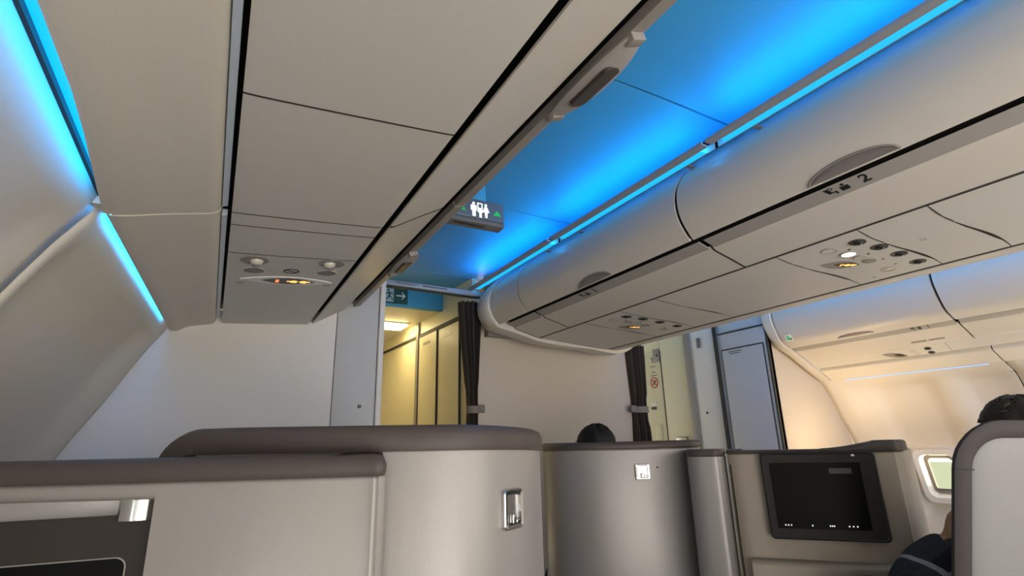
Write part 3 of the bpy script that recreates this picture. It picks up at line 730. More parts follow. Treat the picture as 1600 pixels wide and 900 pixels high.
o = MB().ext([(4.252, 0.4115), (4.260, 0.4105), (4.262, 0.414), (4.254, 0.416)], 1.50, 2.40).build('light_strip', mat('faint_blue_lamp', (0.5, 0.6, 0.7), 0.4, emit=(0.16, 0.45, 1.0), estr=0.7))
tag(o, 'faint blue light strip at the top of the right sidewall', 'light strip')

# ------------------------------------------------------------------ forward bulkheads, doors, galley
rows = []
zs = frange(-1.2, 0.64, 40)
lo = [V((interp(LW, z), 2.80, z + EYE)) for z in zs]
poly = lo + [V((0.0, 2.80, 0.64 + EYE)), V((0.504, 2.80, 0.76 + EYE)), V((0.504, 2.80, 0.0))]
struct(MB().prism(poly, (0, 0.05, 0)).build('wall_front', 'bulkhead'))
struct(MB().box((0.508, 2.845, 1.05), (0.04, 0.02, 2.1)).build('trim_27', 'grey_trim'))
dr = MB().box((0.616, 2.826, 1.05), (0.214, 0.04, 2.1), None, 0.004).build('door_1', 'closet'); struct(dr)
MB().ball(P(562, 635, Y=2.802), (0.010, 0.010, 0.010)).build('knob', 'handle', dr)
struct(MB().box((0.741, 2.84, 1.15), (0.030, 0.09, 2.3), None, 0.006).build('trim_11', 'bulkhead'))
struct(MB().box((0.615, 2.85, 2.23), (0.26, 0.06, 0.22)).build('trim_12', 'bulkhead'))
# side of the left galley block
struct(MB().box((0.742, 4.6, 1.15), (0.02, 3.4, 2.3)).build('wall_galley_left', 'galley'))
# centre bulkhead
struct(MB().box((2.135, 3.15, 1.05), (1.345, 0.06, 2.1), None, 0.006).build('wall_front_centre', 'bulk_warm'))
# galley block, its left face seen through the aisle
gx0, gx1 = 1.455, 1.30
def gpt(px, py, k=0.0):             # on the slightly converging galley face
    c = V((px - 800, -(py - 450), FPX)); w = V((BX.dot(c), BY.dot(c), BZ.dot(c)))
    s = (gx1 - gx0) / 3.2           # X = gx0 + s (Y - 3.2)
    t = (gx0 - s * 3.2 - k) / (w.x - s * w.y); p = w * t
    return V((p.x, p.y, p.z + EYE))
def gface(y0, y1, z0, z1, name, m, parent=None, out=0.0, th=0.03):
    s = (gx1 - gx0) / 3.2
    a = V((gx0 + s * (y0 - 3.2) - out, y0, 0)); b = V((gx0 + s * (y1 - 3.2) - out, y1, 0))
    pts = [a + V((0, 0, z0)), b + V((0, 0, z0)), b + V((0, 0, z1)), a + V((0, 0, z1))]
    return MB().prism(pts, (th, 0, 0)).build(name, m, parent)
struct(gface(3.19, 6.6, 0.0, 2.34, 'wall_galley', 'galley', out=0.0))
yA = gpt(722, 600).y; yB_ = gpt(685, 600).y; yC = gpt(653, 600).y
zt1 = gpt(735, 490).z; 
for n_, (a, b_, zt) in enumerate(((yA + 0.03, yB_ - 0.02, gpt(705, 508).z), (yB_ + 0.02, yC - 0.04, gpt(668, 524).z))):
    o = struct(gface(a, b_, 0.08, zt, 'door_%d' % (2 + n_), 'galley', out=0.012, th=0.02))
    MB().prism([V(p) for p in ((0, 0, 0), (0, 0.11, 0), (0, 0.11, 0.03), (0, 0, 0.03))], (0.002, 0, 0))
    g2 = gface(a - 0.006, a, 0.06, zt + 0.01, 'edge', 'seam', o, 0.014, 0.02); gface(b_, b_ + 0.01, 0.06, zt + 0.01, 'edge', 'seam', o, 0.014, 0.02)
    gface(a, b_, zt, zt + 0.012, 'edge', 'seam', o, 0.014, 0.02)
    gface(a + 0.12, a + 0.26, zt - 0.075, zt - 0.055, 'name_plate', 'grey_trim', o, 0.0135, 0.02)
struct(gface(yC - 0.02, yC + 0.03, 0.0, 2.34, 'trim_13', 'grey_trim', out=0.016, th=0.02))
struct(gface(3.25, 6.6, 2.055, 2.075, 'trim_14', 'seam', out=0.010, th=0.02))
# far galley end and ceiling
struct(MB().box((1.02, 6.65, 1.15), (1.0, 0.05, 2.3)).build('wall_galley_end', 'galley'))
GZ = P(640, 483, Y=3.72).z
struct(MB().box((1.11, 5.2, GZ + 0.02), (0.84, 2.96, 0.04)).build('ceiling_galley', 'galley'))
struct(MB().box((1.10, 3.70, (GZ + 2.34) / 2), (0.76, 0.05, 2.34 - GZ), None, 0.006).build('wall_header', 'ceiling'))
gl = thing('ceiling_light', 'bright yellow-white lamp on the galley ceiling seen through the left aisle', 'lamp', P(609, 507, Z=GZ), None)
c = P(604, 507, Z=GZ)
MB().box((c.x - 0.02, c.y, GZ - 0.012), (0.34, 0.20, 0.02), None, 0.006).build('diffuser', 'galley_lamp', gl)
MB().box((c.x - 0.02, c.y, GZ - 0.003), (0.38, 0.24, 0.008), None, 0.003).build('frame', 'galley', gl)
# galley grab rail under that lamp
a = P(600, 515, Y=4.6); b_ = P(622, 514, Y=4.6); e = P(631, 524, Y=4.62)
tag(MB().tube(catmull([a + V((-0.2, 0, 0)), a, b_, e, e + V((0, 0, -0.06))], 6), 0.012, 8).build('grab_rail', 'grey_trim'), 'bent grey rail below the galley lamp', 'rail')

# exit sign on the header
ex = thing('exit_sign', 'green emergency exit sign with running man and arrow', 'sign', P(618, 475, Y=3.66), None)
f = frame(P(618.5, 462, Y=3.668), (1, 0, 0), (0, 0, 1)) @ Matrix.Scale(0.88, 4)
MB().poly(f, rrect(0.20, 0.135, 0.006, 3), -0.01, 0.006).build('plate', 'green', ex)
MB().poly(f, [(-0.096, -0.056), (-0.02, -0.056), (-0.02, 0.056), (-0.096, 0.056)], 0.005, 0.0075).build('figure_panel', mat('pale_sign_panel', (0.42, 0.50, 0.52), 0.5), ex)
mb = MB(); mb.disc(f, 0.009, 0.010, 0.006, 0.009, 14, c=(-0.066, 0.040))
for pts in ([(-0.070, 0.028), (-0.050, 0.022), (-0.046, -0.012), (-0.064, -0.008)], [(-0.064, -0.004), (-0.048, -0.010), (-0.062, -0.030), (-0.086, -0.044), (-0.088, -0.036), (-0.070, -0.024)],
            [(-0.060, -0.006), (-0.046, -0.010), (-0.028, -0.026), (-0.026, -0.046), (-0.034, -0.046), (-0.038, -0.028)], [(-0.066, 0.026), (-0.086, 0.014), (-0.092, -0.002), (-0.085, -0.004), (-0.079, 0.008), (-0.062, 0.016)],
            [(-0.052, 0.022), (-0.036, 0.006), (-0.024, 0.012), (-0.025, 0.018), (-0.036, 0.016), (-0.050, 0.030)]): mb.poly(f, pts, 0.006, 0.009)
mb.split('running_figure', 'green', ex)
mb = MB(); mb.box((0.034, 0, 0.0075), (0.062, 0.010, 0.003), f); mb.poly(f, [(0.046, 0.030), (0.054, 0.030), (0.080, 0.0), (0.054, -0.030), (0.046, -0.030), (0.066, 0.0)], 0.006, 0.009); mb.split('arrow', 'white', ex)

# curtain rail across the left aisle
cr = thing('curtain_rail', 'blue-lit rail across the left aisle with curtain hooks', 'rail', (1.13, 3.16, P(680, 452, Y=3.16).z), None)
p0 = P(600, 441, Y=3.18); p1 = P(760, 463, Y=3.10)
fdir = (p1 - p0)
fm = frame((p0 + p1) / 2, fdir, (0, 0, 1))
MB().box((0, 0, 0), (fdir.length, 0.035, 0.05), fm @ Matrix.Rotation(0, 4, 'X'), 0.006).build('rail', mat('rail_grey', (0.30, 0.34, 0.38), 0.4), cr)
MB().box((0, -0.022, 0.0), (fdir.length, 0.006, 0.03), fm, 0.001).build('track', 'seam', cr)
mb = MB()
for k in range(3):
    mb.box((-0.20, 0.009 - 0.007 * k, 0.0258), (0.16 - 0.02 * k, 0.003, 0.001), fm)
mb.box((-0.02, 0.002, 0.0258), (0.16, 0.010, 0.001), fm)
mb.split('notice', 'greyprint', cr)

# curtains
def curtain(name, label, cx, cy, w0, w1, w2, ztop, ztie, lean, tie_dir):
    t = thing('curtain', label, 'curtain', (cx, cy, 0.1), 'curtains at the forward bulkhead')
    rows = []; n_ = 44
    for i in range(36):
        u = i / 35; z = ztop + (0.12 - ztop) * u
        ut = (ztop - ztie) / (ztop - 0.12)
        w = w0 + (w1 - w0) * sstep(0, ut, u) if u < ut else w1 + (w2 - w1) * sstep(ut, min(1, ut + 0.25), u)
        xo = lean * (1 - min(1, abs(u - ut) / ut)) 
        amp = 0.035 if u < ut * 0.8 or u > ut * 1.2 else 0.022
        a_ = []; b2 = []
        for k in range(n_ + 1):
            s = k / n_; x = cx + xo + (s - 0.5) * w; y = cy + amp * math.sin(s * 5.2 * 2 * math.pi + 0.4) + 0.01 * math.sin(s * 9 + u * 3)
            a_.append(V((x, y, z))); b2.append(V((x, y + 0.008, z)))
        rows.append(a_ + b2[::-1])
    MB().loft(rows).build('cloth', 'curtain', t, ang=70)
    s = MB(); ring = []
    for k in range(24):
        a = 2 * math.pi * k / 24
        ring.append(V((cx + lean + (w1 / 2 + 0.008) * math.cos(a), cy + 0.045 * math.sin(a), ztie)))
    s.loft([[p + V((0, 0, -0.022)) for p in ring], [p + V((0, 0, 0.022)) for p in ring]], caps=False)
    tb = s.build('tieback', 'strap', t)
    MB().box((cx + lean + tie_dir * (w1 / 2 + 0.02), cy - 0.01, ztie + 0.006), (0.05, 0.02, 0.05), None, 0.005).build('strap_tab', 'strap', tb)
    MB().ball((cx + lean + tie_dir * (w1 / 2 + 0.02), cy - 0.022, ztie + 0.006), (0.007, 0.005, 0.007)).build('stud', 'steel', tb)
    return t
curtain('curtain', 'dark brown tied curtain at the left edge of the centre bulkhead', 1.395, 3.085, 0.155, 0.06, 0.09, 2.10, P(745, 640, Y=3.06).z, 0.015, 1)
curtain('curtain', 'dark brown tied curtain at the right edge of the centre bulkhead', 2.775, 3.085, 0.16, 0.12, 0.15, 1.90, P(1003, 640, Y=3.06).z, 0.0, -1)

# right aisle: closet side, column, lavatory wall (all running forward along the aisle)
XC = 3.66
def yx(px, py, X=XC): return P(px, py, X=X).y
y0_, y1_ = 2.60, yx(1129, 600)
struct(MB().box((XC + 0.03, (y0_ + y1_) / 2, 1.17), (0.06, y1_ - y0_, 2.34), None, 0.003).build('wall_closet', 'closet'))
ya, yb = 2.63, yx(1136, 600); zt = P(1160, 541, X=XC).z
dr = struct(MB().box((XC - 0.004, (ya + yb) / 2, zt / 2), (0.012, yb - ya, zt - 0.02), None, 0.002).build('door_4', 'closet'))
for c_, sz in (((XC - 0.002, yb + 0.004, zt / 2), (0.012, 0.007, zt)), ((XC - 0.002, ya - 0.004, zt / 2), (0.012, 0.007, zt)), ((XC - 0.002, (ya + yb) / 2, zt - 0.004), (0.012, yb - ya + 0.014, 0.008))):
    MB().box(c_, sz).build('door_gap', 'seam', dr)
f = frame(P(1148, 550, X=XC - 0.011), (0, -1, 0), (0, 0, 1))
mb = MB()
for k in range(2): mb.box((0, 0.008 - 0.016 * k, 0), (0.13 - 0.03 * k, 0.006, 0.002), f)
mb.split('name_plate', 'greyprint', dr)
struct(MB().box((XC + 0.005, y1_ + 0.012, 1.17), (0.05, 0.024, 2.34), None, 0.002).build('trim_15', 'seam'))
y2_ = yx(1085, 600)
struct(MB().box((XC + 0.035, (y1_ + 0.024 + y2_) / 2, 1.17), (0.06, y2_ - y1_ - 0.024, 2.34), None, 0.003).build('wall_closet_side', 'bulkhead'))
y3_ = yx(1075, 600)
struct(MB().box((XC + 0.02, (y2_ + y3_) / 2, 1.17), (0.06, y3_ - y2_, 2.34), None, 0.008).build('trim_16', 'grey_trim'))
o = MB().ball(P(1105, 645, X=XC + 0.004), (0.006, 0.011, 0.011)).build('door_button', 'black'); tag(o, 'tiny black button on the closet side in the right aisle', 'button')
o = MB().box(P(1091, 536, X=XC), (0.014, 0.034, 0.085), None, 0.004).build('coat_hook', 'greyprint'); tag(o, 'small blue-grey fitting high on the closet side in the right aisle', 'hook')
y4_ = yx(1034, 600)
struct(MB().box((XC + 0.045, (y3_ + y4_) / 2, 1.17), (0.05, y4_ - y3_, 2.34), None, 0.002).build('wall_lavatory', 'galley'))
XL = XC + 0.024
dz0 = P(1028, 548, X=XL).z
dr = struct(MB().box((XL + 0.016, y4_ + 0.36, dz0 / 2), (0.03, 0.70, dz0 - 0.01), None, 0.003).build('door_5', 'galley'))
struct(MB().box((XL + 0.026, y4_ + 0.36, (dz0 + 2.34) / 2), (0.03, 0.72, 2.34 - dz0), None, 0.002).build('wall_lavatory_top', 'galley'))
MB().box((XL - 0.002, y4_ + 0.006, dz0 / 2), (0.006, 0.012, dz0)).build('door_gap', 'seam', dr)
f = frame(P(1021, 572, X=XL), (0, -1, 0), (0, 0, 1))
q = P(1025, 556, X=XL)
pc = MB().box(q, (0.004, 0.085, 0.13), None, 0.001).build('lock_plate', 'grey_trim', dr)
MB().ball(q + V((-0.003, -0.01, 0.0)), (0.004, 0.010, 0.013)).build('lock', 'black', pc)
text_on(MB(), 'Y', 0.085, frame(P(1019, 563, X=XL), (0, -1, 0), (0, 0, 1)) @ Matrix.Translation((0, 0, 0.001))).build('placard_letter', 'greyprint', dr)
mb = MB()
for px_, py_, w_ in ((1020, 573, 0.07), (1021, 582, 0.05), (1022, 587, 0.09)): mb.box(P(px_, py_, X=XL), (0.003, w_, 0.008))
mb.split('placard_text', 'greyprint', dr)
f = frame(P(1022.5, 598, X=XL), (0, -1, 0), (0, 0, 1))
ns = MB().ring(f, 0.052, 0.052, 0.010, 0, 0.003).build('no_smoking_sign', 'red', dr)
MB().box((0, 0, 0.0015), (0.085, 0.010, 0.003), f @ Matrix.Rotation(-0.8, 4, 'Z')).build('slash', 'red', ns)
MB().box((0, 0, 0.001), (0.062, 0.012, 0.002), f @ Matrix.Rotation(0.8, 4, 'Z')).build('cigarette_mark', 'black', ns)
for k, yy in enumerate((632, 638)):
    MB().box(P(1022, yy, X=XL - 0.002), (0.006, 0.07, 0.026), None, 0.003).build('latch_plate', 'white' if k == 0 else 'black', dr)
MB().box(P(1030, 675, X=XL - 0.003), (0.02, 0.08, 0.14), None, 0.006).build('ashtray', 'galley', dr)
o = MB().box(P(1066, 686, X=XC + 0.008), (0.03, 0.12, 0.035), None, 0.006).build('wall_latch', 'steel'); tag(o, 'small steel latch low on the yellow lavatory wall', 'latch')
zs_ = P(1150, 517, X=XC).z
struct(MB().box((XC - 0.004, 2.82, zs_), (0.02, 0.44, 0.012), None, 0.002).build('trim_22', 'seam'))
# right bulkhead
pts = [V((interp(RW, z), 2.60, z + EYE)) for z in frange(-1.2, 0.48, 30)] + [V((4.30, 2.60, 1.14 + EYE)), V((3.672, 2.60, 1.14 + EYE)), V((3.672, 2.60, 0.0))]
struct(MB().prism(pts, (0, 0.05, 0)).build('wall_front_right', 'bulk_warm'))
struct(MB().box((3.668, 2.596, 1.15), (0.018, 0.012, 2.3)).build('trim_17', 'seam'))
struct(MB().box((3.2, 6.0, 1.17), (1.0, 0.05, 2.34)).build('wall_aisle_end', 'galley'))
# slim lit panel above the right aisle
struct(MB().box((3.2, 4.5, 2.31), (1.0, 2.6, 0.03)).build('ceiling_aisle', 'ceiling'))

# toilet sign hanging under the ceiling
ts = thing('lavatory_sign', 'hanging lavatory sign with three white figures and green triangles', 'sign', (0.90, 1.93, 0.90 + EYE), None)
f = frame((0.872, 1.90, 0.967 + EYE), (1, 0, 0), (0, 0.10, 1))
MB().box((0, 0.008, -0.030), (0.30, 0.095, 0.06), f, 0.008).build('housing', 'sign_body', ts)
MB().box((0, -0.051, -0.030), (0.296, 0.020, 0.056), f, 0.004).build('base', 'sign_base', ts)
MB().box((-0.01, -0.0615, -0.026), (0.14, 0.002, 0.010), f).build('slot', 'black', ts)
MB().box((0.035, 0.10, -0.035), (0.085, 0.12, 0.03), f, 0.006).build('hanger', 'ceiling', ts)
mb = MB()
def man(cx, w, h, skirt=False):
    mb.disc(f, 0.0062, 0.0066, 0, 0.0012, 14, c=(cx, 0.030 * h))
    if skirt: mb.poly(f, [(cx - 0.006, 0.021), (cx + 0.006, 0.021), (cx + 0.0155, -0.004), (cx + 0.006, -0.004), (cx + 0.005, -0.030), (cx - 0.005, -0.030), (cx - 0.006, -0.004), (cx - 0.0155, -0.004)], 0, 0.0012)
    else: mb.poly(f, [(cx - 0.0135, 0.021), (cx + 0.0135, 0.021), (cx + 0.0135, -0.004), (cx + 0.008, -0.004), (cx + 0.007, -0.032), (cx - 0.007, -0.032), (cx - 0.008, -0.004), (cx - 0.0135, -0.004)], 0, 0.0012)
man(0.003, 1, 1)
man(0.061, 1, 1, True)
cx = 0.033
mb.poly(f, [(cx - 0.011, 0.006), (cx + 0.011, 0.006), (cx + 0.013, -0.008), (cx + 0.006, -0.010), (cx + 0.006, -0.034), (cx - 0.005, -0.034), (cx - 0.005, -0.010), (cx - 0.013, -0.008)], 0, 0.0012)
mb.box((cx, 0.034, 0.0006), (0.024, 0.004, 0.0012), f); mb.box((cx, 0.010, 0.0006), (0.024, 0.004, 0.0012), f)
for s in (-1, 1): mb.box((cx + s * 0.010, 0.022, 0.0006), (0.004, 0.024, 0.0012), f)
mb.split('figure_symbol', 'white_lit', ts)
mb = MB()
for cx in (0.113, -0.055): mb.poly(f, [(cx - 0.019, -0.012), (cx + 0.021, -0.012), (cx + 0.002, 0.013)], 0, 0.0012)
mb.split('triangle_symbol', 'green_lit', ts)

# ------------------------------------------------------------------ suites
def sweep(plan, sec, name, m, parent, ang=40):
    """sweep a closed (outward, height) section along a plan line; outward is to the right of travel"""
    rows = []
    for i, p in enumerate(plan):
        a = plan[max(i - 1, 0)]; c = plan[min(i + 1, len(plan) - 1)]; t = V((c.x - a.x, c.y - a.y, 0)).normalized()
        nrm = V((t.y, -t.x, 0))
        rows.append([V((p.x, p.y, p.z)) + nrm * u + V((0, 0, w)) for u, w in sec])
    return MB().loft(rows).build(name, m, parent, ang=ang)
def on_plan(plan, px, py):           # where a sight line meets a plan line, and the outward direction there
    r = P(px, py, d=1.0)
    for a, c in zip(plan, plan[1:]):
        da = a.x * r.y - a.y * r.x; dc = c.x * r.y - c.y * r.x
        if da * dc <= 0 and a != c and da != dc:
            k = da / (da - dc); q = a.lerp(c, k); n = V((c.y - a.y, -(c.x - a.x), 0)).normalized()
            if n.x * q.x + n.y * q.y < 0:
                z = EYE + (r.z - EYE) * math.hypot(q.x, q.y) / math.hypot(r.x, r.y)
                return V((q.x, q.y, z)), n
def latch(p, n, w, h, parent):
    n = V((n[0], n[1], 0)).normalized()
    f = frame(p, V((-n.y, n.x, 0)), (0, 0, 1))
    rows = []
    for (w_, h_, r_, t) in ((w, h, w * .12, -0.004), (w, h, w * .12, 0.004), (w * .94, h * .94, w * .1, 0.006), (w * .72, h * .76, w * .06, 0.005), (w * .70, h * .74, w * .05, -0.004)):
        rows.append([f @ V((x, y, t)) for x, y in rrect(w_, h_, r_, 4)])
    o = MB().loft(rows, caps=False).build('latch', 'chrome', parent)
    MB().poly(f, rrect(w * .72, h * .76, w * .05, 3), -0.004, -0.001).build('recess', 'steel', o)
    mb = MB(); mb.box((-w * .02, -h * .24, 0.003), (w * .20, h * .26, 0.008), f, w * .03); mb.box((w * .18, -h * .31, 0.003), (w * .22, h * .12, 0.008), f, w * .03); mb.build('catch', 'chrome', o)
    return o
def sec_rr(u0, u1, w0, w1, r, n=4):
    return [(x, y) for x, y in rrect(u1 - u0, w1 - w0, r, n, (u0 + u1) / 2, (w0 + w1) / 2)]

# --- seat shell directly ahead (tall curved one with an upright chrome latch)
def plan_pts(pts, zs):
    return catmull([V((x, y, z)) for (x, y), z in zip(pts, zs)], 8)
bshell = thing('suite_shell', 'tall curved pearl shell with dark taupe cap and tall chrome latch, in front of viewer', 'seat shell', (0.4, 1.1, 0), 'suite seat shells')
pb = [(-0.02, 1.075), (0.05, 1.02), (0.13, 0.965), (0.25, 0.905), (0.38, 0.865), (0.49, 0.905), (0.575, 0.965), (0.635, 1.04), (0.672, 1.14), (0.69, 1.30), (0.69, 2.1)]
zb = [0.0] * len(pb)
planB = plan_pts(pb, zb)
sweep(planB, sec_rr(-0.045, 0.0, 0.0, 1.2 - 0.003, 0.006), 'body', 'shell', bshell)
zc = [1.199, 1.199, 1.198, 1.197, 1.196, 1.194, 1.191, 1.188, 1.187, 1.186, 1.186]
planC = plan_pts(pb, [z - 0.0045 for z in zc])
cap_sec = [(-0.052, 0.0), (0.004, 0.0), (0.006, 0.006), (0.006, 0.026), (0.0, 0.038), (-0.010, 0.0425), (-0.040, 0.0425), (-0.052, 0.034)]
sweep(planC, cap_sec, 'cap', 'cap', bshell, 50)
# the cap's swept-down end on the left
e0 = planC[0]; dirx = (planC[0] - planC[4]).normalized()
pts = []
rows = []
for i in range(13):
    u = i / 12; a = u * math.radians(72)
    rad = 0.085
    c = e0 + dirx * (rad * math.sin(a) * 0.95) + V((0, 0, 0.0425 - 0.055 * (1 - math.cos(a)) / (1 - math.cos(math.radians(72)))))
    th = 0.0425 - 0.006 * u
    perp = V((0, 0, 1)) * math.cos(a) + dirx * math.sin(a)
    nrm = V((-dirx.y, dirx.x, 0)); nrm = nrm if nrm.y < 0 else -nrm
    rows.append([c - perp * th + nrm * 0.006, c + nrm * 0.004 - perp * 0.006, c - nrm * 0.01, c - nrm * 0.045 - perp * 0.004, c - nrm * 0.05 - perp * th])
MB().loft(rows).build('cap_end', 'cap', bshell, ang=50)
q, n_ = on_plan(planB, 798, 795); latch(q + n_ * 0.003, n_, 0.060, 0.066, bshell)

# --- viewer's own monitor console (near left)
con = thing('monitor_console', 'near pearl console with a dark taupe cap and tilted screen, lower left', 'seat console', (0.0, 0.95, 0), None)
def dz_(px, py, d): return P(px, py, d=d)
aR0 = P(592, 745, d=0.79); aR1 = P(560, 745, d=0.79); aR2 = P(420, 745, d=0.775); aM = P(247, 745, d=0.765); aL = P(0, 745, d=0.76); aLL = P(-420, 745, d=0.76)
def xy(p): return (p.x, p.y)
front = [xy(aM), xy(aR2), xy(aR1), (aR0.x - 0.004, aR0.y + 0.004), (aR0.x + 0.006, aR0.y + 0.022), (aR0.x + 0.012, aR0.y + 0.05)]
zbody = P(300, 752, d=0.77).z
pl_ = catmull([V((x, y, 0)) for x, y in front], 6)
sweep(pl_, sec_rr(-0.06, 0.0, 0.0, zbody + 0.002, 0.008), 'body', 'shell', con, 50)
zr1 = P(120, 783, d=0.77).z
railp = catmull([V((*xy(aLL), 0)), V((*xy(aL), 0)), V((*xy(aM), 0)), V((aM.x + 0.02, aM.y - 0.002, 0))], 6)
sweep(railp[:-6], sec_rr(-0.05, 0.0, zr1, zbody + 0.002, 0.010), 'top_rail', 'shell', con, 50)
backp = [p + V((0.012, 0.046, 0)) for p in railp]
sweep(backp, sec_rr(-0.008, 0.0, 0.5, zr1 + 0.03, 0.003), 'recess_panel', 'white', con)
capp = catmull([V((*xy(aLL), zbody)), V((*xy(aL), zbody)), V((*xy(aM), zbody)), V((*xy(aR2), zbody)), V((aR1.x, aR1.y, zbody)), V((aR0.x + 0.002, aR0.y + 0.004, zbody)), V((aR0.x + 0.010, aR0.y + 0.022, zbody)), V((aR0.x + 0.012, aR0.y + 0.05, zbody))], 6)
cap2 = [(-0.075, 0.0), (0.003, 0.0), (0.006, 0.005), (0.0065, 0.016), (0.001, 0.028), (-0.012, 0.0335), (-0.060, 0.0335), (-0.075, 0.028)]
sweep(capp, cap2, 'cap', 'cap', con, 50)
# the tilted monitor in its recess
tr = P(246, 803, d=0.782); tl = P(-30, 826, d=0.71)
mx = (tr - tl); mx.z = 0; mx.normalize()
mw = 0.42
f = frame(tr, mx, (0, 0, 1))
f = frame(tr, mx, V((0, 0, 1)) + (tr - tl).normalized() * 0.0)
mon = MB().poly(f, [(x - mw / 2, y - 0.16) for x, y in rrect(mw, 0.32, 0.008, 4)], -0.018, 0.0).build('monitor', 'bezel', con)
sx = P(205, 863, d=0.772)
ins = (tr - sx).dot(mx); inz = tr.z - P(195, 866, d=0.772).z
MB().poly(f, [(x - ins - (mw - 2 * ins) / 2, y - inz - 0.12) for x, y in rrect(mw - 2 * ins, 0.24, 0.014, 5)], -0.001, 0.0012).build('screen_rim', 'grey_trim', mon)
MB().poly(f, [(x - ins - 0.0015 - (mw - 2 * ins) / 2, y - inz - 0.0015 - 0.12) for x, y in rrect(mw - 2 * ins - 0.001, 0.24, 0.013, 5)], 0.0, 0.0022).build('screen', 'screen', mon)
hp = P(216, 792, d=0.772)
hb = []
for k in range(17):
    a = math.pi * k / 16
    hb.append((0.024 * math.cos(a), 0.012 * math.sin(a)))
f2 = frame(hp, mx, V((-mx.y, mx.x, 0)))
MB().loft([[V((p.x, p.y, z)) for p in [f2 @ V((x, -y, 0)) for x, y in hb]] for z in (tr.z - 0.006, zr1 + 0.004)]).build('hinge_cover', 'chrome', con, ang=60)

# --- centre suite shell
cshell = thing('suite_shell', 'curved pearl shell with small square latch in the middle, a head behind it', 'seat shell', (1.6, 2.0, 0), 'suite seat shells')
pc_ = [xy(P(856, 700, d=2.95)), xy(P(848, 700, d=2.62)), xy(P(853, 700, d=2.48)), xy(P(875, 700, d=2.36)), xy(P(910, 700, d=2.29)), xy(P(960, 700, d=2.26)), xy(P(1020, 700, d=2.26)), xy(P(1068, 700, d=2.30)), xy(P(1086, 700, d=2.40)), xy(P(1094, 700, d=2.7))]
zc0 = P(960, 702, d=2.27).z
planS = catmull([V((x, y, 0)) for x, y in pc_], 8)
sweep(planS, sec_rr(-0.05, 0.0, 0.0, zc0 + 0.002, 0.01), 'body', 'shell', cshell, 50)
planS2 = [V((p.x, p.y, zc0 + 0.0)) for p in planS]
cap3 = [(-0.06, 0.0), (0.005, 0.0), (0.008, 0.006), (0.006, 0.022), (-0.006, 0.031), (-0.045, 0.031), (-0.06, 0.024)]
sweep(planS2, cap3, 'cap', 'cap', cshell, 50)
q, n_ = on_plan(planS, 1003.5, 737); latch(q + n_ * 0.003, n_, 0.062, 0.063, cshell)
q, n_ = on_plan(planS, 1027, 730); MB().ball(q, (0.004, 0.004, 0.004)).build('screw', 'black', cshell)

# --- pillar console beside it
pil = thing('suite_pillar', 'narrow pearl pillar with its own dark cap between centre shell and monitor wall', 'seat console', (1.85, 1.75, 0), None)
pp = [xy(P(1074, 710, d=2.30)), xy(P(1073, 710, d=2.18)), xy(P(1082, 710, d=2.13)), xy(P(1105, 710, d=2.10)), xy(P(1122, 710, d=2.09)), xy(P(1130, 710, d=2.12)), xy(P(1133, 710, d=2.25))]
zp = P(1100, 714, d=2.1).z
planP = catmull([V((x, y, 0)) for x, y in pp], 6)
poly = [V((p.x, p.y, 0)) for p in planP]
MB().loft([[p + V((0, 0, z)) for p in poly] for z in (0.0, zp)]).build('body', 'shell', pil, ang=50)
ctr = sum(poly, V((0, 0, 0))) / len(poly)
def scl(k, z): return [ctr + (p - ctr) * k + V((0, 0, z)) for p in poly]
MB().loft([scl(0.98, zp + 0.004), scl(1.0, zp + 0.008), scl(1.0, zp + 0.022), scl(0.96, zp + 0.027), scl(0.8, zp + 0.028)]).build('cap', 'cap', pil, ang=50)
MB().loft([scl(0.95, zp - 0.001), scl(0.95, zp + 0.005)]).build('gap_strip', 'seam', pil)

# --- monitor wall of the right centre suite
mwall = thing('monitor_console', 'champagne monitor console, coloured darker as if backlit, with large black screen and dark cap, right of centre', 'seat console', (2.1, 1.4, 0), None)
d0, d1 = 2.12, 1.93
pe = [xy(P(1137, 705, d=2.5)), xy(P(1136, 705, d=2.2)), xy(P(1142, 705, d=2.13)), xy(P(1200, 705, d=2.08)), xy(P(1300, 705, d=2.00)), xy(P(1385, 705, d=1.945)), xy(P(1400, 705, d=1.945)), xy(P(1412, 705, d=1.98)), xy(P(1420, 705, d=2.10)), xy(P(1424, 705, d=2.3))]
planE = catmull([V((x, y, 0)) for x, y in pe], 8)
ze = P(1200, 708, d=2.08).z
ztopE = ze
sweep(planE, sec_rr(-0.05, 0.0, 0.0, ztopE, 0.008), 'body', 'shell_backlit', mwall, 50)
planE2 = [V((p.x, p.y, ztopE)) for p in planE]
sweep(planE2[2:44], [(-0.06, 0.0), (0.004, 0.0), (0.006, 0.005), (0.002, 0.012), (-0.06, 0.012)], 'cap', 'cap', mwall, 50)
# raised hood of the cap on the right
ia = min(range(24, len(planE)), key=lambda i: abs(planE[i].x - P(1300, 700, d=1.99).x)); hood = planE[ia:58]
rows = []
for i, p in enumerate(hood):
    a = hood[max(i - 1, 0)]; c = hood[min(i + 1, len(hood) - 1)]; t = (c - a).normalized(); nrm = V((t.y, -t.x, 0))
    h = 0.014 + 0.026 * sstep(0, 0.35, i / (len(hood) - 1))
    rows.append([p + nrm * u + V((0, 0, ztopE + w)) for u, w in ((-0.09, 0.002), (0.008, 0.002), (0.011, 0.008), (0.009, h - 0.006), (0.0, h), (-0.07, h), (-0.09, h - 0.008))])
MB().loft(rows).build('cap_hood', 'cap', mwall, ang=50)
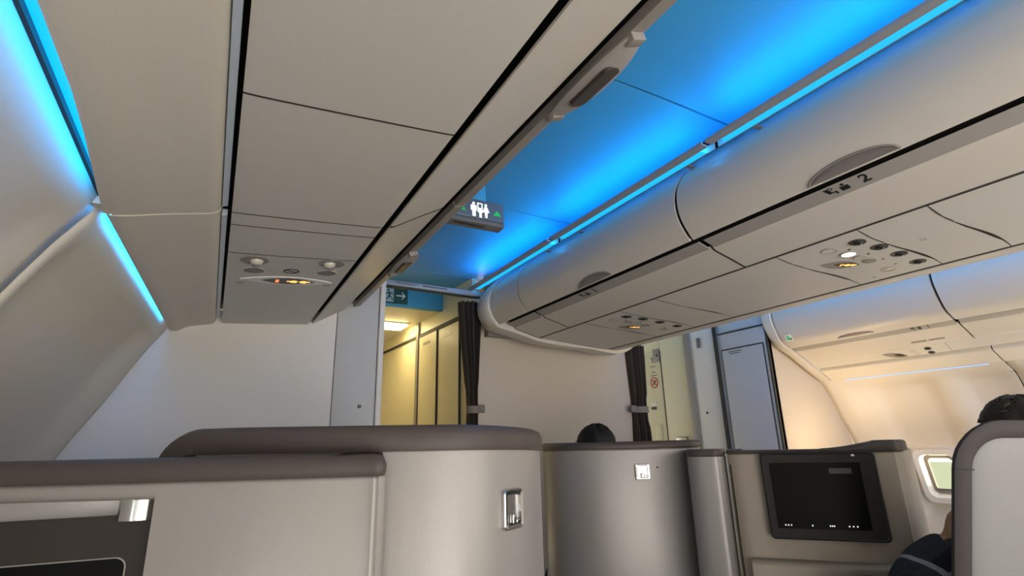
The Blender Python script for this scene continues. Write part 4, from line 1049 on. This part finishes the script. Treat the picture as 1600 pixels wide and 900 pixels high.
# vertical seam and lower ledge
s0, n_ = on_plan(planE, 1146, 760)
MB().box((s0.x + n_.x * 0.001, s0.y + n_.y * 0.001, 0.55), (0.004, 0.004, 1.10), None).build('seam', 'seam', mwall)
led = [V((p.x, p.y, 0)) for p in planE[18:46]]
sweep(led, sec_rr(-0.02, 0.05, 0.45, P(1280, 872, d=1.97).z, 0.02), 'ledge', 'shell_backlit', mwall, 50)
# screen unit
tl = P(1188, 710, d=2.055); tr = P(1364, 705, d=1.925); bl = P(1208, 835, d=2.055)
mx = tr - tl; mx.z = 0; w_ = mx.length; mx.normalize(); h_ = tl.z - bl.z
cen = (tl + tr) / 2; cen.z = (tl.z + tr.z) / 2 - h_ / 2
f = frame(cen, mx, (0, 0, 1))
mo = MB().poly(f, rrect(w_, h_, 0.014, 4), -0.03, 0.004).build('monitor', 'bezel', mwall)
rows = []
for (a, b2, t) in ((w_ + 0.006, h_ + 0.006, -0.03), (w_ + 0.006, h_ + 0.006, 0.004), (w_ - 0.002, h_ - 0.002, 0.0065), (w_ - 0.010, h_ - 0.010, 0.004)):
    rows.append([f @ V((x, y, t)) for x, y in rrect(a, b2, 0.015, 4)])
MB().loft(rows, caps=False).build('bezel_rim', 'black', mo)
sw, sh = w_ * 0.80, h_ * 0.77
scx = -w_ * 0.035
scr = MB().poly(f, rrect(sw, sh, 0.003, 3, cx=scx), 0.003, 0.0052).build('screen', 'screen', mo)
mb = MB()
for fx_ in (0.14, 0.17, 0.20, 0.42, 0.60, 0.62, 0.64, 0.79, 0.83, 0.87): mb.disc(f, 0.0022, 0.0026, 0.005, 0.0058, 8, c=(scx + (fx_ - 0.5) * sw * 1.05 - 0.01, -sh / 2 + 0.012))
mb.split('screen_icon', 'white_dot', scr)
MB().box((scx + 0.28 * sw, 0.37 * sh, 0.0054), (0.24 * sw, 0.08 * sh, 0.0006), f).build('screen_text', 'screen_glow', scr)
MB().disc(f, 0.006, 0.004, 0.003, 0.006, 12, c=(w_ * 0.32, h_ / 2 - 0.010)).build('camera_lens', 'steel', mo)
sl = P(1422, 845, d=1.93)
f = frame(sl, mx, (0, 0, 1))
so = MB().poly(f, rrect(0.030, 0.045, 0.007, 4), -0.03, 0.004).build('socket', 'white', mwall)
MB().poly(f, rrect(0.008, 0.022, 0.003, 3), 0.003, 0.0055).build('socket_slot', 'black', so)

# added unseen lamp behind the monitor console, throwing warm light up the right wall
rl = thing('added_lamp', 'added warm lamp, out of view behind the monitor console', 'lamp', (3.84, 2.28, 0.0), None)
MB().box((3.84, 2.28, 0.42), (0.40, 0.50, 0.84), None, 0.02).build('added_lamp_stand', 'shell_backlit', rl)
MB().tube([V((3.84, 2.28, 0.84)), V((3.84, 2.28, 0.90))], [0.05, 0.03], 20).build('base', 'steel', rl)
MB().tube([V((3.84, 2.28, 0.90)), V((3.84, 2.28, 0.96))], [0.05, 0.075], 24, caps=False).build('added_lamp_shade', 'white', rl)
lo_ = area('added_warm_fill', (3.84, 2.28, 0.965), (4.10, 2.24, 1.6), 0.15, 0.15, 4.3, (1.0, 0.71, 0.38)); lo_.parent = rl; lo_.location = V((3.84, 2.28, 0.965)) - V((3.84, 2.28, 0.0))
# --- seat shell at the right edge
rs = thing('seat_back', 'grey seat back with a rounded charcoal rim at the right edge of the picture', 'seat', (1.8, 0.6, 0), None)
ww, hh = 0.52, 0.66
cen = P(1491, 654, d=1.30) + R_ * (ww / 2) - U_ * (hh / 2)       # reclined: the back leans towards the viewer
f = frame(cen, R_, U_)
def rr2(i, t, r): return [f @ V((x, y, t)) for x, y in rrect(ww - 2 * i, hh - 2 * i, max(0.02, r - i), 8)]
R0 = 0.125
MB().loft([rr2(0.06, -0.07, R0), rr2(0.04, -0.055, R0), rr2(0.008, -0.018, R0), rr2(0.006, -0.006, R0), rr2(0.016, 0.0, R0), rr2(0.042, 0.0, R0), rr2(0.047, -0.004, R0), rr2(0.047, -0.012, R0)]).build('rim', 'fabric_dark', rs, ang=50)
MB().loft([rr2(0.049, -0.02, R0), rr2(0.049, -0.006, R0), rr2(0.056, -0.002, R0), rr2(0.09, 0.001, R0)]).build('back_panel', 'fabric_grey', rs, ang=60)
mb = MB(); mb.box((-ww / 2 + 0.024, hh / 2 - 0.125, 0.0005), (0.048, 0.0025, 0.003), f @ Matrix.Rotation(-0.0, 4, 'Z')); mb.build('rim_seam', 'seam', rs)
bt = cen - U_ * (hh / 2 - 0.05)
MB().box((bt.x + 0.0, bt.y + 0.05, bt.z / 2), (0.34, 0.12, bt.z), None, 0.03).build('pedestal', 'fabric_dark', rs)

# ------------------------------------------------------------------ people
def skinned(verts, edges, radii, m, name, parent, sub=2, root=0):
    me = bpy.data.meshes.new(name); me.from_pydata([V(v) for v in verts], edges, []); me.update()
    o = bpy.data.objects.new(name, me); COL.objects.link(o)
    md = o.modifiers.new('Skin', 'SKIN'); md.use_smooth_shade = True
    sv = me.skin_vertices[0].data
    for i, r in enumerate(radii): sv[i].radius = (r, r) if not hasattr(r, '__len__') else r; sv[i].use_root = (i == root)
    s = o.modifiers.new('Sub', 'SUBSURF'); s.levels = sub; s.render_levels = sub
    bpy.context.view_layer.update()
    dg = bpy.context.evaluated_depsgraph_get(); m2 = bpy.data.meshes.new_from_object(o.evaluated_get(dg))
    bpy.data.objects.remove(o); bpy.data.meshes.remove(me)
    for p in m2.polygons: p.use_smooth = True
    m2.materials.clear(); m2.materials.append(M[m])
    m2.name = name
    o = bpy.data.objects.new(name, m2); COL.objects.link(o)
    if parent is not None:
        o0 = ORIGIN[parent]
        for v in m2.vertices: v.co -= o0
        o.parent = parent; ORIGIN[o] = o0
    return o
class Fig:
    def __init__(s): s.v = []; s.e = []; s.r = []
    def add(s, p, r, prev=None):
        s.v.append(V(p)); s.r.append(r); i = len(s.v) - 1
        if prev is not None: s.e.append((prev, i))
        return i
def hand(F, wrist_i, wrist, dirv, palm_n, curl, scale=1.0):
    """palm with four unequal fingers and a thumb that leaves its side"""
    d = V(dirv).normalized(); n_ = V(palm_n); n_ = (n_ - d * n_.dot(d)).normalized(); side = d.cross(n_)
    palm = F.add(wrist + d * 0.045 * scale, 0.026 * scale, wrist_i)
    kn = F.add(wrist + d * 0.080 * scale, 0.027 * scale, palm)
    for k, (off, L) in enumerate(((-0.030, 0.070), (-0.010, 0.080), (0.010, 0.075), (0.030, 0.060))):
        b = F.add(wrist + d * 0.088 * scale + side * off * scale, 0.0095 * scale, kn); a = 0; p = F.v[b]; prev = b
        for j in range(3):
            a += curl
            dd = d * math.cos(a) + n_ * math.sin(a)
            p = p + dd * L * scale * (0.45, 0.32, 0.23)[j]; prev = F.add(p, (0.009, 0.0082, 0.007)[j] * scale, prev)
    b = F.add(wrist + d * 0.035 * scale - side * 0.034 * scale + n_ * 0.006, 0.012 * scale, palm)
    p = F.v[b]; p = p + (d * 0.6 - side * 0.5 + n_ * 0.4).normalized() * 0.034 * scale; b = F.add(p, 0.0105 * scale, b)
    p = p + (d * 0.8 + n_ * 0.5).normalized() * 0.028 * scale; F.add(p, 0.009 * scale, b)
def person(name, label, head_c, face, sh_l, el_l, wr_l, hd_l, sh_r, el_r, wr_r, hip, kn_l, an_l, kn_r, an_r, shirt, trousers, hairm, stray=0):
    t = thing('person', label, 'person', (hip.x, hip.y, 0.0), None)
    face = V(face).normalized(); up = V((0, 0, 1)); sd = face.cross(up).normalized()       # sd = person's right
    neck = (sh_l + sh_r) / 2
    F = Fig()
    h0 = F.add(hip, 0.13); s1 = F.add(hip.lerp(neck, 0.35), 0.12, h0); s2 = F.add(hip.lerp(neck, 0.75), 0.13, s1); nk = F.add(neck + V((0, 0, 0.02)), 0.07, s2)
    nk2 = F.add(neck.lerp(head_c, 0.45), 0.052, nk); hc = F.add(head_c - up * 0.035 + face * 0.012, 0.072, nk2); ht = F.add(head_c + up * 0.045, 0.085, hc)
    for (sh, el, wr) in ((sh_l, el_l, wr_l), (sh_r, el_r, wr_r)):
        a = F.add(sh, 0.058, s2); b = F.add(sh.lerp(el, 0.5), 0.047, a); c = F.add(el, 0.040, b); d = F.add(el.lerp(wr, 0.4), 0.040, c); w = F.add(wr, 0.026, d)
        if sh is sh_l: hand(F, w, wr, hd_l - wr, face * -1 + V((0, 0, -0.2)), 0.75)
        else: hand(F, w, wr, wr - el, V((0, 0, -1)), 0.35)
    for (kn, an, s) in ((kn_l, an_l, -1), (kn_r, an_r, 1)):
        a = F.add(hip + sd * 0.09 * s + V((0, 0, -0.02)), 0.085, h0); b = F.add((hip + sd * 0.09 * s).lerp(kn, 0.5), 0.078, a); c = F.add(kn, 0.058, b); d = F.add(kn.lerp(an, 0.4), 0.055, c); e = F.add(an, 0.036, d)
        F.add(an + (kn - hip).normalized().cross(up).cross(up) * -0.14 + V((0, 0, -0.05)), 0.035, e)
    body = skinned(F.v, F.e, F.r, 'skin', 'body', t)
    # face: nose, ears, mouth
    mb = MB()
    fm = frame(head_c, -sd, up)                    # local x = left-right, y = up, z = forward of the face
    fm = Matrix(((sd.x, up.x, face.x, head_c.x), (sd.y, up.y, face.y, head_c.y), (sd.z, up.z, face.z, head_c.z), (0, 0, 0, 1)))
    MB().ball((0, -0.025, 0.088), (0.014, 0.024, 0.020), fm).build('nose', 'skin', t)
    for s in (-1, 1):
        MB().ball((s * 0.080, -0.010, 0.0), (0.010, 0.030, 0.020), fm).build('ear', 'skin', t)
        MB().ball((s * 0.031, 0.008, 0.078), (0.013, 0.008, 0.010), fm).build('eye', 'white', t)
    MB().ball((0, -0.065, 0.080), (0.024, 0.006, 0.008), fm).build('mouth', 'red', t)
    # hair: a full cap, fringe side and locks
    b = MB(); tb = bmesh.new(); bmesh.ops.create_uvsphere(tb, u_segments=40, v_segments=26, radius=1.0)
    for v in tb.verts:
        a = math.atan2(v.co.y, v.co.x)
        k = 1 + 0.035 * math.sin(9 * a + 3 * v.co.z) + 0.025 * math.sin(17 * a + 11 * v.co.z) + 0.02 * random.random()
        p = V((v.co.x * 0.098, v.co.z * 0.105 + 0.022, v.co.y * 0.104 - 0.014)) * k
        if p.z > 0.045 and p.y < 0.05: p.z = 0.045
        if p.y < -0.055: p.y = -0.055
        v.co = fm @ p
    b._merge(tb); hair = b.build('hair', hairm, t, ang=70)
    if stray:
        mb = MB()
        for i in range(stray):
            a = random.uniform(0.3, 2.9); bb = random.uniform(-0.8, 0.5)
            s0 = V((math.cos(a) * 0.093, 0.02 + math.sin(a) * 0.098, bb * 0.05)); out = s0.normalized()
            tw = V((random.uniform(-1, 1), random.uniform(-.6, .6), random.uniform(-1, 1))) * 0.018
            tg = out.cross(V((random.uniform(-1, 1), random.uniform(-1, 1), random.uniform(-1, 1)))).normalized() * 0.03; mb.tube([fm @ (s0 + out * 0.002), fm @ (s0 + out * 0.009 + tg * 0.35), fm @ (s0 + out * 0.010 + tg * 0.8), fm @ (s0 + out * 0.004 + tg * 1.2)], [0.0018, 0.002, 0.0014, 0.0005], 5)
        mb.split('loose_hair', hairm, hair)
    # shirt
    G = Fig()
    g0 = G.add(hip + V((0, 0, 0.02)), 0.150); g1 = G.add(hip.lerp(neck, 0.4), 0.142, g0); g2 = G.add(hip.lerp(neck, 0.78), 0.146, g1); g3 = G.add(neck + V((0, 0, 0.025)), 0.078, g2)
    for (sh, el, wr) in ((sh_l, el_l, wr_l), (sh_r, el_r, wr_r)):
        a = G.add(sh, 0.074, g2); b = G.add(sh.lerp(el, 0.5), 0.064, a); c = G.add(el, 0.060, b); d = G.add(el.lerp(wr, 0.45), 0.058, c); G.add(el.lerp(wr, 0.97), 0.044, d)
    skinned(G.v, G.e, G.r, shirt, 'shirt', t)
    G = Fig()
    g0 = G.add(hip, 0.150)
    for (kn, an, s) in ((kn_l, an_l, -1), (kn_r, an_r, 1)):
        a = G.add(hip + sd * 0.09 * s + V((0, 0, -0.02)), 0.100, g0); b = G.add((hip + sd * 0.09 * s).lerp(kn, 0.5), 0.092, a); c = G.add(kn, 0.074, b); d = G.add(kn.lerp(an, 0.5), 0.066, c); G.add(an, 0.052, d)
    skinned(G.v, G.e, G.r, trousers, 'trousers', t)
    return t
# the passenger behind the right-hand seat back, hand raised
hc = P(1592, 684, d=1.66)
fw = V((-0.30, 0.95, 0)).normalized(); rt = V((0.95, 0.30, 0)).normalized()
shc = V((hc.x + 0.02, hc.y + 0.04, hc.z - 0.26))
hip1 = V((hc.x + 0.17, hc.y + 0.10, 0.53)); kn1 = P(1333, 918, d=1.70)
person('person', 'dark-haired passenger in a plaid shirt behind the right-hand seat back, hand raised', hc, fw,
       shc - rt * 0.17, P(1394, 912, d=1.72), P(1489, 842, d=1.64), P(1498, 795, d=1.62),
       shc + rt * 0.17, shc + rt * 0.25 + V((0, 0, -0.27)), shc + rt * 0.12 + fw * 0.25 + V((0, 0, -0.32)),
       hip1, kn1, kn1 + V((-0.02, -0.12, -0.55)), kn1 + V((0.17, -0.02, -0.03)), kn1 + V((0.15, -0.14, -0.55)), 'plaid', 'denim', 'hair', stray=46)
# the passenger ahead of the centre shell: only the crown shows
hc = P(931, 702, d=2.80)
fw = V((0.25, 0.97, 0)).normalized(); rt = V((0.97, -0.25, 0)).normalized()
shc = V((hc.x, hc.y, hc.z - 0.26)); hp2 = V((hc.x, hc.y + 0.02, 0.50))
person('person', 'black-haired passenger whose crown shows above the centre shell', hc, fw,
       shc - rt * 0.18, shc - rt * 0.22 + V((0, 0, -0.27)), shc - rt * 0.12 + fw * 0.22 + V((0, 0, -0.30)), shc - rt * 0.10 + fw * 0.32 + V((0, 0, -0.30)),
       shc + rt * 0.18, shc + rt * 0.22 + V((0, 0, -0.27)), shc + rt * 0.12 + fw * 0.22 + V((0, 0, -0.30)),
       hp2, hp2 + fw * 0.42 - rt * 0.1, hp2 + fw * 0.46 - rt * 0.1 + V((0, 0, -0.40)), hp2 + fw * 0.42 + rt * 0.1, hp2 + fw * 0.46 + rt * 0.1 + V((0, 0, -0.40)), 'shirt_plain', 'denim', 'hair_black', stray=10)
